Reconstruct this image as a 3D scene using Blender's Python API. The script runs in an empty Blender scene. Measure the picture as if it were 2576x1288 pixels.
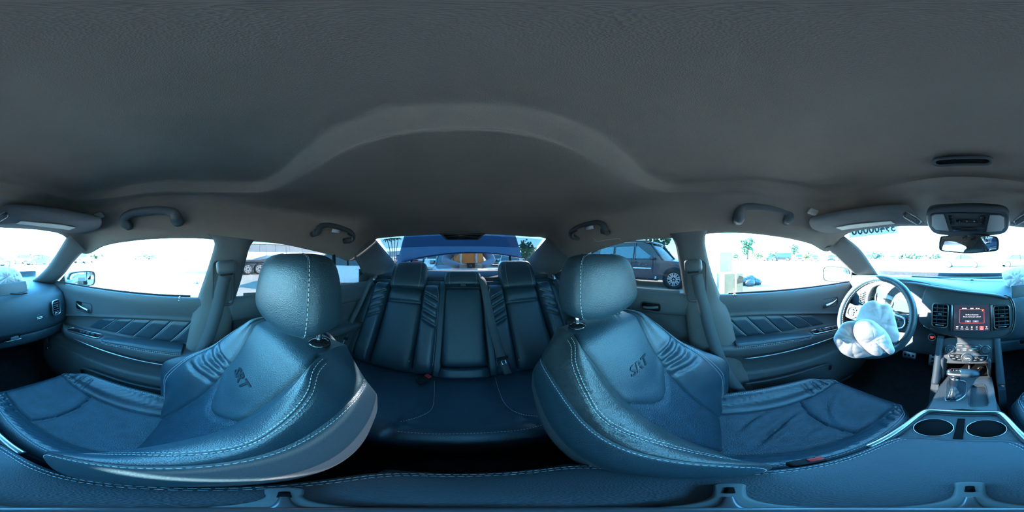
import bpy, bmesh, math, random
import numpy as np
from mathutils import Vector, Matrix
random.seed(7); rng = np.random.default_rng(7)
PI = math.pi
H = 1.30                      # camera height above the yard; all geometry below is laid out from the camera point
U0 = 1157.0                   # image column that looks straight back along the car (-X); +Y is the driver side
scene = bpy.context.scene
COL = scene.collection

# ---------------------------------------------------------------- camera
cam = bpy.data.cameras.new('camera'); camo = bpy.data.objects.new('camera', cam); COL.objects.link(camo)
cam.type = 'PANO'
cam.panorama_type = 'EQUIRECTANGULAR'
cam.clip_start = 0.005; cam.clip_end = 500
phi_c = (1288 - U0) / 2576 * 2 * PI
camo.location = (0, 0, H)
camo.rotation_euler = Vector((-math.cos(phi_c), math.sin(phi_c), 0)).to_track_quat('-Z', 'Y').to_euler()
scene.camera = camo
# ---------------------------------------------------------------- light
SUN_PHI, SUN_EL, SUN_E = math.radians(32), math.radians(22.3), 46.0
SKY = 9.0
world = bpy.data.worlds.new('world'); scene.world = world; world.use_nodes = True
nt = world.node_tree; nt.nodes.clear()
out = nt.nodes.new('ShaderNodeOutputWorld'); bg = nt.nodes.new('ShaderNodeBackground')
tc = nt.nodes.new('ShaderNodeTexCoord'); sx = nt.nodes.new('ShaderNodeSeparateXYZ'); rp = nt.nodes.new('ShaderNodeValToRGB')
nt.links.new(tc.outputs['Generated'], sx.inputs[0]); nt.links.new(sx.outputs['Z'], rp.inputs[0])
rp.color_ramp.elements[0].position = 0.0; rp.color_ramp.elements[0].color = (0.42, 0.86, 1.0, 1)
rp.color_ramp.elements[1].position = 0.55; rp.color_ramp.elements[1].color = (0.10, 0.46, 0.90, 1)
e = rp.color_ramp.elements.new(0.15); e.color = (0.24, 0.70, 0.98, 1)
nt.links.new(rp.outputs[0], bg.inputs[0]); bg.inputs[1].default_value = SKY
nt.links.new(bg.outputs[0], out.inputs[0])
sun = bpy.data.lights.new('sun', 'SUN'); sun.energy = SUN_E; sun.angle = math.radians(0.6); sun.color = (1.0, 0.93, 0.82)
suno = bpy.data.objects.new('sun', sun); COL.objects.link(suno)
sd = Vector((-math.cos(SUN_PHI) * math.cos(SUN_EL), math.sin(SUN_PHI) * math.cos(SUN_EL), math.sin(SUN_EL)))
suno.rotation_euler = sd.to_track_quat('Z', 'Y').to_euler(); suno.location = sd * 20
scene.view_settings.view_transform = 'Standard'; scene.view_settings.look = 'None'
scene.view_settings.gamma = 1; scene.view_settings.use_curve_mapping = False
scene.view_settings.exposure = 1.32

# ---------------------------------------------------------------- where a pixel's ray meets a plane of the car
def ray(u, v):
    p = (u - U0) / 2576 * 2 * PI; e = (644 - v) / 1288 * PI
    return np.array([-math.cos(p) * math.cos(e), math.sin(p) * math.cos(e), math.sin(e)])
def onx(u, v, x): d = ray(u, v); return d * (x / d[0])
def ony(u, v, y): d = ray(u, v); return d * (y / d[1])
def onz(u, v, z): d = ray(u, v); return d * (z / d[2])
def onr(u, v, r): d = ray(u, v); return d * (r / math.hypot(d[0], d[1]))
TUM = 0.42
def yside(s, z): return s * ((0.78 if s > 0 else 0.72) - TUM * (z + 0.2))
def side(u, v, s):            # the sloping plane of the side glass, s=+1 driver, -1 passenger
    d = ray(u, v); b = (0.78 if s > 0 else 0.72)
    t = (b - TUM * 0.2) / (s * d[1] + TUM * d[2])
    return d * t

# ---------------------------------------------------------------- materials
MATS = {}
CABIN = {'black_leather', 'smooth_black_leather', 'worn_black_leather', 'perforated_leather', 'headliner_cloth', 'pillar_cloth', 'grained_black_plastic', 'dark_grey_plastic', 'soft_dash_skin', 'seat_belt_webbing'}   # one grade for all cabin trim
def mat(name, col, rough=0.5, metal=0.0, bump=None, spec=0.5, var=0.0, emit=None, coat=0.0, sheen=0.0, col2=None, vscale=3.0):
    if name in MATS: return MATS[name]
    if name in CABIN: col = tuple(c * 1.42 for c in col)
    m = bpy.data.materials.new(name); m.use_nodes = True; t = m.node_tree
    b = t.nodes['Principled BSDF']
    b.inputs['Base Color'].default_value = (*col, 1); b.inputs['Roughness'].default_value = rough
    b.inputs['Metallic'].default_value = metal; b.inputs['Specular IOR Level'].default_value = spec
    if coat: b.inputs['Coat Weight'].default_value = coat; b.inputs['Coat Roughness'].default_value = 0.08
    if sheen: b.inputs['Sheen Weight'].default_value = sheen
    if emit: b.inputs['Emission Color'].default_value = (*emit[:3], 1); b.inputs['Emission Strength'].default_value = emit[3]
    tcn = t.nodes.new('ShaderNodeTexCoord')
    if var or col2:
        n = t.nodes.new('ShaderNodeTexNoise'); n.inputs['Scale'].default_value = vscale; n.inputs['Detail'].default_value = 6
        t.links.new(tcn.outputs['Object'], n.inputs['Vector'])
        r = t.nodes.new('ShaderNodeValToRGB'); t.links.new(n.outputs['Fac'], r.inputs[0])
        r.color_ramp.elements[0].position = 0.35; r.color_ramp.elements[1].position = 0.68
        c2 = col2 or tuple(min(1, c * (1 + var)) for c in col); c1 = col if col2 else tuple(c * (1 - var) for c in col)
        r.color_ramp.elements[0].color = (*c1, 1); r.color_ramp.elements[1].color = (*c2, 1)
        t.links.new(r.outputs[0], b.inputs['Base Color'])
    if bump:
        prev = None
        for kind, sc, st in bump:
            if kind == 'noise':
                n = t.nodes.new('ShaderNodeTexNoise'); n.inputs['Scale'].default_value = sc; n.inputs['Detail'].default_value = 4; o = n.outputs['Fac']
                t.links.new(tcn.outputs['Object'], n.inputs['Vector'])
            elif kind == 'vor':
                n = t.nodes.new('ShaderNodeTexVoronoi'); n.inputs['Scale'].default_value = sc; o = n.outputs['Distance']
                t.links.new(tcn.outputs['Object'], n.inputs['Vector'])
            elif kind in ('weave', 'ribs'):
                n = t.nodes.new('ShaderNodeTexWave'); n.inputs['Scale'].default_value = sc; n.bands_direction = 'X' if kind == 'weave' else 'Z'
                t.links.new(tcn.outputs['Object'], n.inputs['Vector']); o = n.outputs['Fac']
                if kind == 'weave':
                    n2 = t.nodes.new('ShaderNodeTexWave'); n2.inputs['Scale'].default_value = sc; n2.bands_direction = 'Y'
                    t.links.new(tcn.outputs['Object'], n2.inputs['Vector'])
                    mm = t.nodes.new('ShaderNodeMath'); mm.operation = 'MULTIPLY'
                    t.links.new(o, mm.inputs[0]); t.links.new(n2.outputs['Fac'], mm.inputs[1]); o = mm.outputs[0]
            bp = t.nodes.new('ShaderNodeBump'); bp.inputs['Strength'].default_value = st; bp.inputs['Distance'].default_value = 0.002
            t.links.new(o, bp.inputs['Height'])
            if prev: t.links.new(prev.outputs[0], bp.inputs['Normal'])
            prev = bp
        t.links.new(prev.outputs[0], b.inputs['Normal'])
    MATS[name] = m; return m
def glass(name, tint, gl=0.04, rough=0.0):
    if name in MATS: return MATS[name]
    m = bpy.data.materials.new(name); m.use_nodes = True; t = m.node_tree; t.nodes.clear()
    o = t.nodes.new('ShaderNodeOutputMaterial'); a = t.nodes.new('ShaderNodeBsdfTransparent'); g = t.nodes.new('ShaderNodeBsdfGlossy')
    g.inputs['Roughness'].default_value = rough
    lw = t.nodes.new('ShaderNodeLayerWeight'); lw.inputs[0].default_value = 0.5; pw = t.nodes.new('ShaderNodeMath'); pw.operation = 'POWER'; pw.inputs[1].default_value = 4.0; t.links.new(lw.outputs['Facing'], pw.inputs[0]); f = t.nodes.new('ShaderNodeMath'); f.operation = 'MULTIPLY_ADD'; f.inputs[1].default_value = 0.5; f.inputs[2].default_value = gl; t.links.new(pw.outputs[0], f.inputs[0]); mx = t.nodes.new('ShaderNodeMixShader')
    a.inputs[0].default_value = (*tint, 1)
    t.links.new(f.outputs[0], mx.inputs[0]); t.links.new(a.outputs[0], mx.inputs[1]); t.links.new(g.outputs[0], mx.inputs[2]); t.links.new(mx.outputs[0], o.inputs[0])
    MATS[name] = m; return m
LEATHER = mat('black_leather', (0.013, 0.032, 0.047), 0.36, bump=[('vor', 420, 0.25), ('noise', 22, 0.35)], spec=0.8, var=0.15, vscale=9)
LEATHER2 = mat('smooth_black_leather', (0.015, 0.033, 0.045), 0.42, bump=[('vor', 420, 0.3), ('noise', 12, 0.2)], spec=0.65)
WORN = mat('worn_black_leather', (0.030, 0.036, 0.040), 0.36, bump=[('vor', 380, 0.3), ('noise', 45, 0.5), ('noise', 9, 0.5)], spec=0.65, var=0.25, vscale=14)
PERF = mat('perforated_leather', (0.011, 0.029, 0.044), 0.42, bump=[('vor', 330, 0.7), ('noise', 12, 0.3)], spec=0.5, var=0.18, vscale=25)
HEADL = mat('headliner_cloth', (0.178, 0.150, 0.128), 0.95, bump=[('vor', 650, 0.35)], spec=0.1, var=0.05, vscale=5)
PILLAR = mat('pillar_cloth', (0.095, 0.096, 0.096), 0.93, bump=[('vor', 650, 0.3)], spec=0.15)
PLASTIC = mat('grained_black_plastic', (0.030, 0.038, 0.044), 0.55, bump=[('vor', 500, 0.3)], spec=0.45)
PLASTIC2 = mat('dark_grey_plastic', (0.055, 0.062, 0.068), 0.5, bump=[('vor', 500, 0.25)], spec=0.45)
GLOSSB = mat('gloss_black_plastic', (0.010, 0.011, 0.013), 0.12, spec=0.6)
SOFTDASH = mat('soft_dash_skin', (0.030, 0.044, 0.055), 0.52, bump=[('vor', 600, 0.3)], spec=0.5)
SATIN = mat('satin_silver', (0.55, 0.56, 0.58), 0.28, metal=1.0)
CHROME = mat('chrome', (0.8, 0.8, 0.82), 0.08, metal=1.0)
GUN = mat('gunmetal_trim', (0.16, 0.17, 0.18), 0.32, metal=0.85)
THREAD = mat('pale_grey_thread', (0.55, 0.58, 0.60), 0.7)
WEB = mat('seat_belt_webbing', (0.062, 0.072, 0.08), 0.8, bump=[('noise', 700, 0.5)], spec=0.2)
CARPET = mat('dark_carpet', (0.020, 0.021, 0.023), 1.0, bump=[('noise', 500, 0.8)], spec=0.05, var=0.2, vscale=40)
AIRBAG = mat('white_airbag_nylon', (0.62, 0.58, 0.60), 0.75, bump=[('noise', 28, 1.0), ('noise', 75, 0.6)], spec=0.3)
RED = mat('red_plastic', (0.5, 0.02, 0.02), 0.4)
RUBBER = mat('black_rubber', (0.012, 0.012, 0.013), 0.75, spec=0.3)
VOIDM = mat('matte_black', (0.006, 0.006, 0.007), 0.9, spec=0.1)
WHITEP = mat('white_print', (0.75, 0.78, 0.8), 0.6)
LENS = mat('frosted_lamp_lens', (0.40, 0.41, 0.40), 0.3, bump=[('weave', 150, 0.6)])
MIRRORM = mat('mirror_glass', (0.85, 0.88, 0.9), 0.01, metal=1.0)
CLEAR = glass('clear_window_glass', (0.93, 0.97, 0.97))
TINT = glass('tinted_window_glass', (0.32, 0.335, 0.35))
BAND = glass('blue_sunshade_glass', (0.38, 0.42, 0.50))

# ---------------------------------------------------------------- object helpers
def wpos(o):
    p = np.zeros(3)
    while o is not None: p += np.array(o.location); o = o.parent
    return p
def tag(o, label=None, cat=None, group=None, kind=None):
    if label: o['label'] = label
    if cat: o['category'] = cat
    if group: o['group'] = group
    if kind: o['kind'] = kind
    return o
def thing(name, label, cat, loc, group=None):
    o = bpy.data.objects.new(name, None); o.empty_display_size = 0.05; COL.objects.link(o); o.location = loc
    return tag(o, label, cat, group)
def mk(name, vf, m, parent=None, smooth=True, mods=None, kind=None, label=None):
    V, F = vf; V = np.asarray(V, float)
    org = wpos(parent) if parent is not None else np.array([(V[:, 0].min() + V[:, 0].max()) / 2, (V[:, 1].min() + V[:, 1].max()) / 2, V[:, 2].min()])
    me = bpy.data.meshes.new(name); me.from_pydata((V - org).tolist(), [], [list(map(int, f)) for f in F]); me.update()
    if smooth:
        me.polygons.foreach_set('use_smooth', [True] * len(me.polygons))
        if smooth == 'auto':
            try: me.set_sharp_from_angle(angle=math.radians(38))
            except Exception: pass
    me.materials.append(m)
    o = bpy.data.objects.new(name, me); COL.objects.link(o)
    if parent is not None: o.parent = parent
    else: o.location = org
    if kind: o['kind'] = kind
    if label: o['label'] = label
    return o
class MB:
    def __init__(s): s.V = []; s.F = []; s.n = 0
    def add(s, vf):
        V, F = vf; V = np.asarray(V, float); s.V.append(V); s.F += [[i + s.n for i in f] for f in F]; s.n += len(V); return s
    def get(s): return (np.vstack(s.V), s.F)
def cr(P, n, closed=False):   # Catmull-Rom through the control points, n steps per segment
    P = np.asarray(P, float); k = len(P)
    Q = np.vstack([P[-1:], P, P[:2]]) if closed else np.vstack([2 * P[:1] - P[1:2], P, 2 * P[-1:] - P[-2:-1]])
    segs = k if closed else k - 1; t = np.linspace(0, 1, n, endpoint=False).reshape(-1, *([1] * (P.ndim - 1)))
    o = []
    for i in range(segs):
        a, b, c, d = Q[i:i + 1], Q[i + 1:i + 2], Q[i + 2:i + 3], Q[i + 3:i + 4]
        o.append(0.5 * (2 * b + (c - a) * t + (2 * a - 5 * b + 4 * c - d) * t ** 2 + (3 * b - a - 3 * c + d) * t ** 3))
    o = np.vstack(o)
    return o if closed else np.vstack([o, P[-1:]])
def resamp(P, n, closed=False):   # n points evenly along a smooth curve through P
    C = cr(P, 12, closed)
    if closed: C = np.vstack([C, C[:1]])
    s = np.r_[0, np.cumsum(np.linalg.norm(np.diff(C, axis=0), axis=1))]
    q = np.linspace(0, s[-1], n + 1 if closed else n)
    R = np.stack([np.interp(q, s, C[:, k]) for k in range(C.shape[1])], 1)
    return R[:-1] if closed else R
def surf(ctrl, nr, nc, cr_=False, cc=False):   # tensor spline over a grid of control points
    A = cr(np.asarray(ctrl, float), nr, cr_)
    B = cr(A.transpose(1, 0, 2), nc, cc).transpose(1, 0, 2)
    return B
def gfaces(R, C, cr_=False, cc=False, flip=False, mask=None):
    F = []
    for i in range(R if cr_ else R - 1):
        for j in range(C if cc else C - 1):
            if mask is not None and not mask[i, j]: continue
            a, b, c, d = i * C + j, i * C + (j + 1) % C, ((i + 1) % R) * C + (j + 1) % C, ((i + 1) % R) * C + j
            F.append([d, c, b, a] if flip else [a, b, c, d])
    return F
def grid(G, **k): R, C = G.shape[:2]; return (G.reshape(-1, 3), gfaces(R, C, **k))
def normals(G):
    du = np.gradient(G, axis=0); dv = np.gradient(G, axis=1); n = np.cross(dv, du)
    return n / np.maximum(np.linalg.norm(n, axis=2, keepdims=True), 1e-9)
def frame(P, closed=False):
    P = np.asarray(P, float); T = (np.roll(P, -1, 0) - np.roll(P, 1, 0)) if closed else np.gradient(P, axis=0)
    T /= np.maximum(np.linalg.norm(T, axis=1, keepdims=True), 1e-9); N = np.zeros_like(T)
    r = np.array([0, 0, 1.0]) if abs(T[0, 2]) < 0.9 else np.array([1.0, 0, 0])
    for i in range(len(P)):
        r = r - T[i] * r.dot(T[i]); r /= max(np.linalg.norm(r), 1e-9); N[i] = r
    return T, N, np.cross(T, N)
def tube(P, r, sides=8, closed=False, caps=True, sec=None):
    P = np.asarray(P, float); T, N, B = frame(P, closed); r = np.broadcast_to(np.asarray(r, float), (len(P),))
    if sec is None: a = np.arange(sides) / sides * 2 * PI; sec = np.stack([np.cos(a), np.sin(a)], 1)
    sec = np.asarray(sec, float); S = len(sec)
    G = P[:, None] + r[:, None, None] * (sec[None, :, :1] * N[:, None] + sec[None, :, 1:] * B[:, None])
    V, F = grid(G, cr_=closed, cc=True)
    if caps and not closed: F += [list(range(S))[::-1], [(len(P) - 1) * S + k for k in range(S)]]
    return V, F
def basis(ex, ez):            # orthonormal frame from a right vector and a normal
    ez = np.asarray(ez, float); ez = ez / np.linalg.norm(ez); ex = np.asarray(ex, float); ex = ex - ez * ex.dot(ez); ex /= np.linalg.norm(ex)
    return np.stack([ex, np.cross(ez, ex), ez], 1)      # columns
I3 = np.eye(3)
def tr(vf, o=(0, 0, 0), B=I3): V, F = vf; return (np.asarray(V) @ B.T + np.asarray(o, float), F)
def rbox(sx, sy, sz, bev=0.004, seg=2):   # rounded box about its centre
    bm = bmesh.new(); bmesh.ops.create_cube(bm, size=1)
    for v in bm.verts: v.co.x *= sx; v.co.y *= sy; v.co.z *= sz
    if bev: bmesh.ops.bevel(bm, geom=bm.edges[:], offset=min(bev, min(sx, sy, sz) * 0.45), segments=seg, profile=0.5, affect='EDGES')
    V = np.array([v.co[:] for v in bm.verts]); F = [[v.index for v in f.verts] for f in bm.faces]; bm.free(); return V, F
def prism(pts, h, bev=0.0, seg=2):   # 2D outline raised along +Z from 0 to h
    bm = bmesh.new(); vs = [bm.verts.new((p[0], p[1], 0)) for p in pts]; f = bm.faces.new(vs)
    if f.normal.z > 0: pass
    r = bmesh.ops.extrude_face_region(bm, geom=[f]); nv = [g for g in r['geom'] if isinstance(g, bmesh.types.BMVert)]
    for v in nv: v.co.z = h
    bmesh.ops.recalc_face_normals(bm, faces=bm.faces)
    if bev:
        te = [e for e in bm.edges if e.verts[0].co.z > h * 0.99 and e.verts[1].co.z > h * 0.99]
        bmesh.ops.bevel(bm, geom=te, offset=bev, segments=seg, profile=0.5, affect='EDGES')
    bm.verts.index_update(); V = np.array([v.co[:] for v in bm.verts]); F = [[v.index for v in f.verts] for f in bm.faces]; bm.free(); return V, F
def rrect(w, h, r, n=5):
    o = []
    for cx, cy, a0 in ((w / 2 - r, h / 2 - r, 0), (-w / 2 + r, h / 2 - r, 90), (-w / 2 + r, -h / 2 + r, 180), (w / 2 - r, -h / 2 + r, 270)):
        for k in range(n): a = math.radians(a0 + 90 * k / (n - 1)); o.append((cx + r * math.cos(a), cy + r * math.sin(a)))
    return o
def ring_prism(outer, inner, h):     # frame between two outlines of the same count
    n = len(outer); V = [(*p, 0) for p in outer] + [(*p, 0) for p in inner] + [(*p, h) for p in outer] + [(*p, h) for p in inner]; F = []
    for i in range(n):
        j = (i + 1) % n
        F += [[2 * n + i, 2 * n + j, 3 * n + j, 3 * n + i], [i, j, 2 * n + j, 2 * n + i][::1], [n + j, n + i, 3 * n + i, 3 * n + j], [j, i, n + i, n + j]]
    return np.array(V, float), F
def lathe(prof, n=24):
    prof = np.asarray(prof, float); a = np.arange(n) / n * 2 * PI
    G = np.stack([prof[:, None, 0] * np.cos(a), prof[:, None, 0] * np.sin(a), np.broadcast_to(prof[:, None, 1], (len(prof), n))], 2)
    V, F = grid(G, cc=True); F += [list(range(n))[::-1], [(len(prof) - 1) * n + k for k in range(n)]]; return V, F
def pillow(w, h, th, p=5.0, nx=28, ny=36, edge=0.5, fn=None):   # puffed panel, flat back on z=0, centred
    x = np.sin(np.linspace(-1, 1, nx) * PI / 2); y = np.sin(np.linspace(-1, 1, ny) * PI / 2)
    X, Y = np.meshgrid(x, y); k = 0.18
    prof = np.maximum(0, 1 - np.abs(X) ** p) ** edge * np.maximum(0, 1 - np.abs(Y) ** p) ** edge
    sxx = X * np.sqrt(1 - k * Y ** 8 * 0.6 * np.abs(X)); syy = Y * np.sqrt(1 - k * X ** 8 * 0.6 * np.abs(Y))
    Z = th * prof
    if fn is not None: Z = Z + fn(X, Y) * prof
    V, F = grid(np.stack([sxx * w / 2, syy * h / 2, Z], 2)); return V, F
def stitches(P, N, L=0.0050, gap=0.0024, r=0.00085, lift=0.0006):   # sewn dashes along a line
    P = np.asarray(P, float); N = np.asarray(N, float); s = np.r_[0, np.cumsum(np.linalg.norm(np.diff(P, axis=0), axis=1))]; mb = MB()
    q = np.arange(0, s[-1] - L, L + gap)
    def at(t): return np.array([np.interp(t, s, P[:, k]) + lift * np.interp(t, s, N[:, k]) for k in range(3)])
    for t in q: mb.add(tube([at(t), at(t + L / 2) + 0.0, at(t + L)], [r * 0.7, r, r * 0.7], 4))
    return mb.get() if mb.n else None
_txt = {}
def text(s, size=1.0, shear=0.0, depth=0.0, font=None, align='CENTER', bold=0.0):
    c = bpy.data.curves.new('t', 'FONT'); c.body = s; c.size = size; c.shear = shear; c.align_x = align; c.align_y = 'CENTER'; c.extrude = depth; c.offset = bold; c.resolution_u = 2
    o = bpy.data.objects.new('t', c); COL.objects.link(o); dg = bpy.context.evaluated_depsgraph_get(); me = o.evaluated_get(dg).to_mesh()
    V = np.array([v.co[:] for v in me.vertices]); F = [list(p.vertices) for p in me.polygons]; o.evaluated_get(dg).to_mesh_clear()
    bpy.data.objects.remove(o); bpy.data.curves.remove(c); return V, F
def flip(vf): V, F = vf; return V, [f[::-1] for f in F]
def solid(G, d):              # a patch given thickness d along its normals, rim closed
    n = normals(G); R, C = G.shape[:2]; V = np.vstack([G.reshape(-1, 3), (G + n * d).reshape(-1, 3)]); k = R * C
    F = gfaces(R, C); F2 = [[i + k for i in f[::-1]] for f in F]; rim = [i for i in range(C)] + [i * C + C - 1 for i in range(1, R)] + [(R - 1) * C + j for j in range(C - 2, -1, -1)] + [i * C for i in range(R - 2, 0, -1)]
    for a, b in zip(rim, rim[1:] + rim[:1]): F.append([b, a, a + k, b + k])
    return V, F + F2

def onplane(u, v, o, B):      # a pixel's point on the plane through o whose normal is B[:,2], and its in-plane coordinates
    d = ray(u, v); n = B[:, 2]; o = np.asarray(o, float); P = d * (o.dot(n) / d.dot(n)); return P
def pl2(pts, o, B): return [tuple(((onplane(u, v, o, B) - np.asarray(o)) @ B)[:2]) for u, v in pts]
def holed(outer, holes, h, bev=0.0):   # flat plate with openings
    c = bpy.data.curves.new('t', 'CURVE'); c.dimensions = '2D'; c.fill_mode = 'BOTH'; c.extrude = h / 2; c.bevel_depth = bev
    for pts in [outer] + list(holes):
        sp = c.splines.new('POLY'); sp.points.add(len(pts) - 1); sp.use_cyclic_u = True
        for p, q in zip(sp.points, pts): p.co = (q[0], q[1], 0, 1)
    o = bpy.data.objects.new('t', c); COL.objects.link(o); dg = bpy.context.evaluated_depsgraph_get(); me = o.evaluated_get(dg).to_mesh()
    V = np.array([v.co[:] for v in me.vertices]); F = [list(p.vertices) for p in me.polygons]; o.evaluated_get(dg).to_mesh_clear()
    bpy.data.objects.remove(o); bpy.data.curves.remove(c); V[:, 2] += h / 2; return V, F
def circ(cx, cy, r, n=32, ry=None): return [(cx + r * math.cos(a), cy + (ry or r) * math.sin(a)) for a in np.arange(n) / n * 2 * PI]
def smooth2(pts, n=6): return [tuple(p) for p in cr(np.array(pts, float), n, True)]
# ================================================================ SETTING: headliner, pillars, glass, floor
def ringsort(pts):            # order ring points by azimuth and resample evenly in azimuth
    P = np.array(pts); a = np.unwrap(np.arctan2(P[:, 1], -P[:, 0])); return P
def azring(pts, n=220):
    P = np.array(pts); a = np.arctan2(P[:, 1], -P[:, 0]); i = np.argsort(a); P = P[i]; a = a[i]
    P = np.vstack([P[-2:], P, P[:2]]); a = np.r_[a[-2:] - 2 * PI, a, a[:2] + 2 * PI]
    q = np.linspace(-PI, PI, n, endpoint=False); r = np.hypot(P[:, 0], P[:, 1])
    # smooth monotone-ish interpolation of radius and height over azimuth
    def ip(y):
        m = np.gradient(y, a); k = np.clip(np.searchsorted(a, q) - 1, 0, len(a) - 2); h = a[k + 1] - a[k]; t = (q - a[k]) / h
        return (2 * t**3 - 3 * t**2 + 1) * y[k] + (t**3 - 2 * t**2 + t) * h * m[k] + (-2 * t**3 + 3 * t**2) * y[k + 1] + (t**3 - t**2) * h * m[k + 1]
    rr, zz = ip(r), ip(P[:, 2]); return np.stack([-np.cos(q) * rr, np.sin(q) * rr, zz], 1)
A_px = [(0,443),(100,465),(190,489),(270,485),(350,470),(500,464),(600,466),(660,464),(700,445),(760,400),(830,350),(900,318),(1000,290),(1160,280),(1290,285),(1400,307),(1500,352),(1570,400),(1630,450),(1680,467),(1760,465),(1900,460),(2000,472),(2090,485),(2160,472),(2250,448),(2350,432),(2448,430)]
B_px = [(0,462),(100,488),(190,505),(270,500),(350,490),(500,484),(620,487),(690,483),(760,455),(850,408),(950,372),(1050,355),(1160,350),(1280,355),(1380,377),(1480,418),(1560,460),(1640,485),(1720,484),(1900,480),(2000,490),(2090,502),(2160,490),(2250,468),(2350,450),(2448,447)]
C_px = [(0,500,.185),(100,522,.185),(200,535,.19),(260,533,.195),(330,520,.2),(430,512,.2),(520,512,.2),(620,522,.2),(700,532,.2),(800,542,.2),(900,545,.205),(1020,541,.207),(1160,540,.207),(1300,541,.207),(1420,542,.205),(1500,538,.2),(1600,528,.2),(1700,517,.2),(1800,508,.2),(1900,508,.2),(2000,518,.195),(2080,528,.19),(2170,522,.185),(2270,508,.185),(2360,500,.185),(2448,498,.185)]
ringA = azring([onz(u, v, .25) for u, v in A_px]); ringB = azring([onz(u, v, .226) for u, v in B_px])
ringC = azring([onz(*p) for p in C_px])
D_drv = [side(1418,648,1), side(1440,655,1), side(1480,634,1), side(1515,622,1), side(1550,611,1), side(1595,601,1), side(1640,596,1), side(1690,594,1), side(1735,588,1), side(1780,583,1), side(1860,581,1), side(1950,590,1), side(2000,599,1), side(2040,610,1), side(2085,628,1)]
D_pas = [side(893,650,-1), side(875,652,-1), side(850,643,-1), side(819,634,-1), side(766,621,-1), side(720,611,-1), side(653,603,-1), side(600,600,-1), side(545,598,-1), side(510,595,-1), side(410,595,-1), side(335,601,-1), side(261,615,-1), side(212,634,-1)]
D_rear = [onx(945,600,-1.12), onx(985,594,-1.14), onx(1060,589,-1.15), onx(1157,586,-1.15), onx(1260,588,-1.15), onx(1330,593,-1.14), onx(1374,599,-1.12)]
D_head = [np.array([.56,.56,.105]), onz(2160,574,.125), onz(2200,569,.133), onz(2250,565,.14), onz(2350,564,.145), onz(2448,566,.145), onz(2540,564,.145), onz(0,568,.142), onz(60,571,.137), onz(110,576,.13), np.array([.585,-.50,.105])]
ringD = azring(D_drv + D_pas + D_rear + D_head, 220)
def blend(a, b, t): return a * (1 - t) + b * t
rings = []
cen = np.array([0.09, 0.0, 0.0])
ringA2 = (ringA - cen) * np.array([.955, .965, 1]) + cen; ringA2[:, 2] = .262
for k in (0.02, 0.12, 0.3, 0.5, 0.7, 0.86): rr = (ringA2 - cen) * np.array([k, k, 1]) + cen; rr[:, 2] = .262 + .022 * (1 - k ** 2); rings.append(rr)
rings += [ringA2]
rA = ringA.copy(); rings.append(rA)
mid = blend(ringA, ringB, .5); mid[:, 2] = .2325; rings.append(mid)
rings.append(ringB)
m1 = blend(ringB, ringC, .5); m1[:, 2] += .008; rings.append(m1)
rings.append(ringC)
m2 = blend(ringC, ringD, .5); m2[:, :2] = m2[:, :2] * 1.0 + (ringD - ringC)[:, :2] * .06; m2[:, 2] += .006; rings.append(m2)
rings.append(ringD)
rE = ringD.copy(); nrm = ringD[:, :2] / np.linalg.norm(ringD[:, :2], axis=1, keepdims=True); rE[:, :2] += nrm * .03; rE[:, 2] += .004; rings.append(rE)
rF = rE.copy(); rF[:, :2] += nrm * .05; rF[:, 2] += .09; rings.append(rF)
CT = np.array(rings); G = cr(CT, 5); G = cr(G.transpose(1, 0, 2), 2, True).transpose(1, 0, 2)
V, F = grid(G, cc=True, flip=True); F.append(list(range(G.shape[1])))
hl = mk('ceiling', (V, F), HEADL, kind='structure', label='dark grey cloth headliner with a raised centre panel')
# outer roof skin closes the cabin against the sky
rs = [np.stack([rF[:, 0] * k, rF[:, 1] * k, rF[:, 2] * w + .40 * (1 - w)], 1) for k, w in ((1.02, 1), (1.0, .6), (.93, .25), (.7, .06), (.4, .0), (.02, 0))]
V, F = grid(np.array(rs), cc=True); F.append([5 * 220 + i for i in range(220)])
mk('roof_panel', (V, F), mat('car_paint', (.02, .03, .06), .25, coat=.8), kind='structure')

def pillar(name, A, B, m, bulge=.02, back=.05, n=26, nc=10, outv=None, label=None):   # trim lofted between two edges, with rolled returns
    A = resamp(A, n); B = resamp(B, n); mid = (A + B) / 2; ce = np.array([0.05, 0, -.1]); inn = ce - mid
    inn[:, 2] *= .3; inn /= np.linalg.norm(inn, axis=1, keepdims=True)
    rows = []
    rows.append(A - inn * back); rows.append(A - inn * .008)
    for t in np.linspace(0, 1, nc): rows.append(blend(A, B, t) + inn * bulge * (1 - (2 * t - 1) ** 4))
    rows.append(B - inn * .008); rows.append(B - inn * back)
    G = np.array(rows); return mk(name, grid(G), m, kind='structure', label=label)
# A pillars
ADf = [side(2125,596,1)*.985, np.array([.57,.57,.10]), onx(2165,628,.70), onx(2196,672,.85), onx(2222,705,1.0), np.array([1.2,.63,-.2])]
ADb = [side(2076,625,1), side(2085,629,1), side(2112,655,1), side(2140,683,1), side(2165,708,1), side(2180,722,1)]
pillar('trim_1', ADf, ADb, PILLAR, .02, label='driver side windscreen pillar')
APf = [np.array([.575,-.525,.108]), np.array([.575,-.52,.10]), onx(150,625,.68), onx(118,672,.85), onx(80,707,1.0), np.array([1.2,-.62,-.2])]
APb = [side(216,632,-1), side(206,637,-1), side(183,662,-1), side(165,686,-1), side(140,712,-1), side(128,728,-1)]
pillar('trim_2', APf, APb, PILLAR, .02, label='passenger side windscreen pillar')
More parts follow.
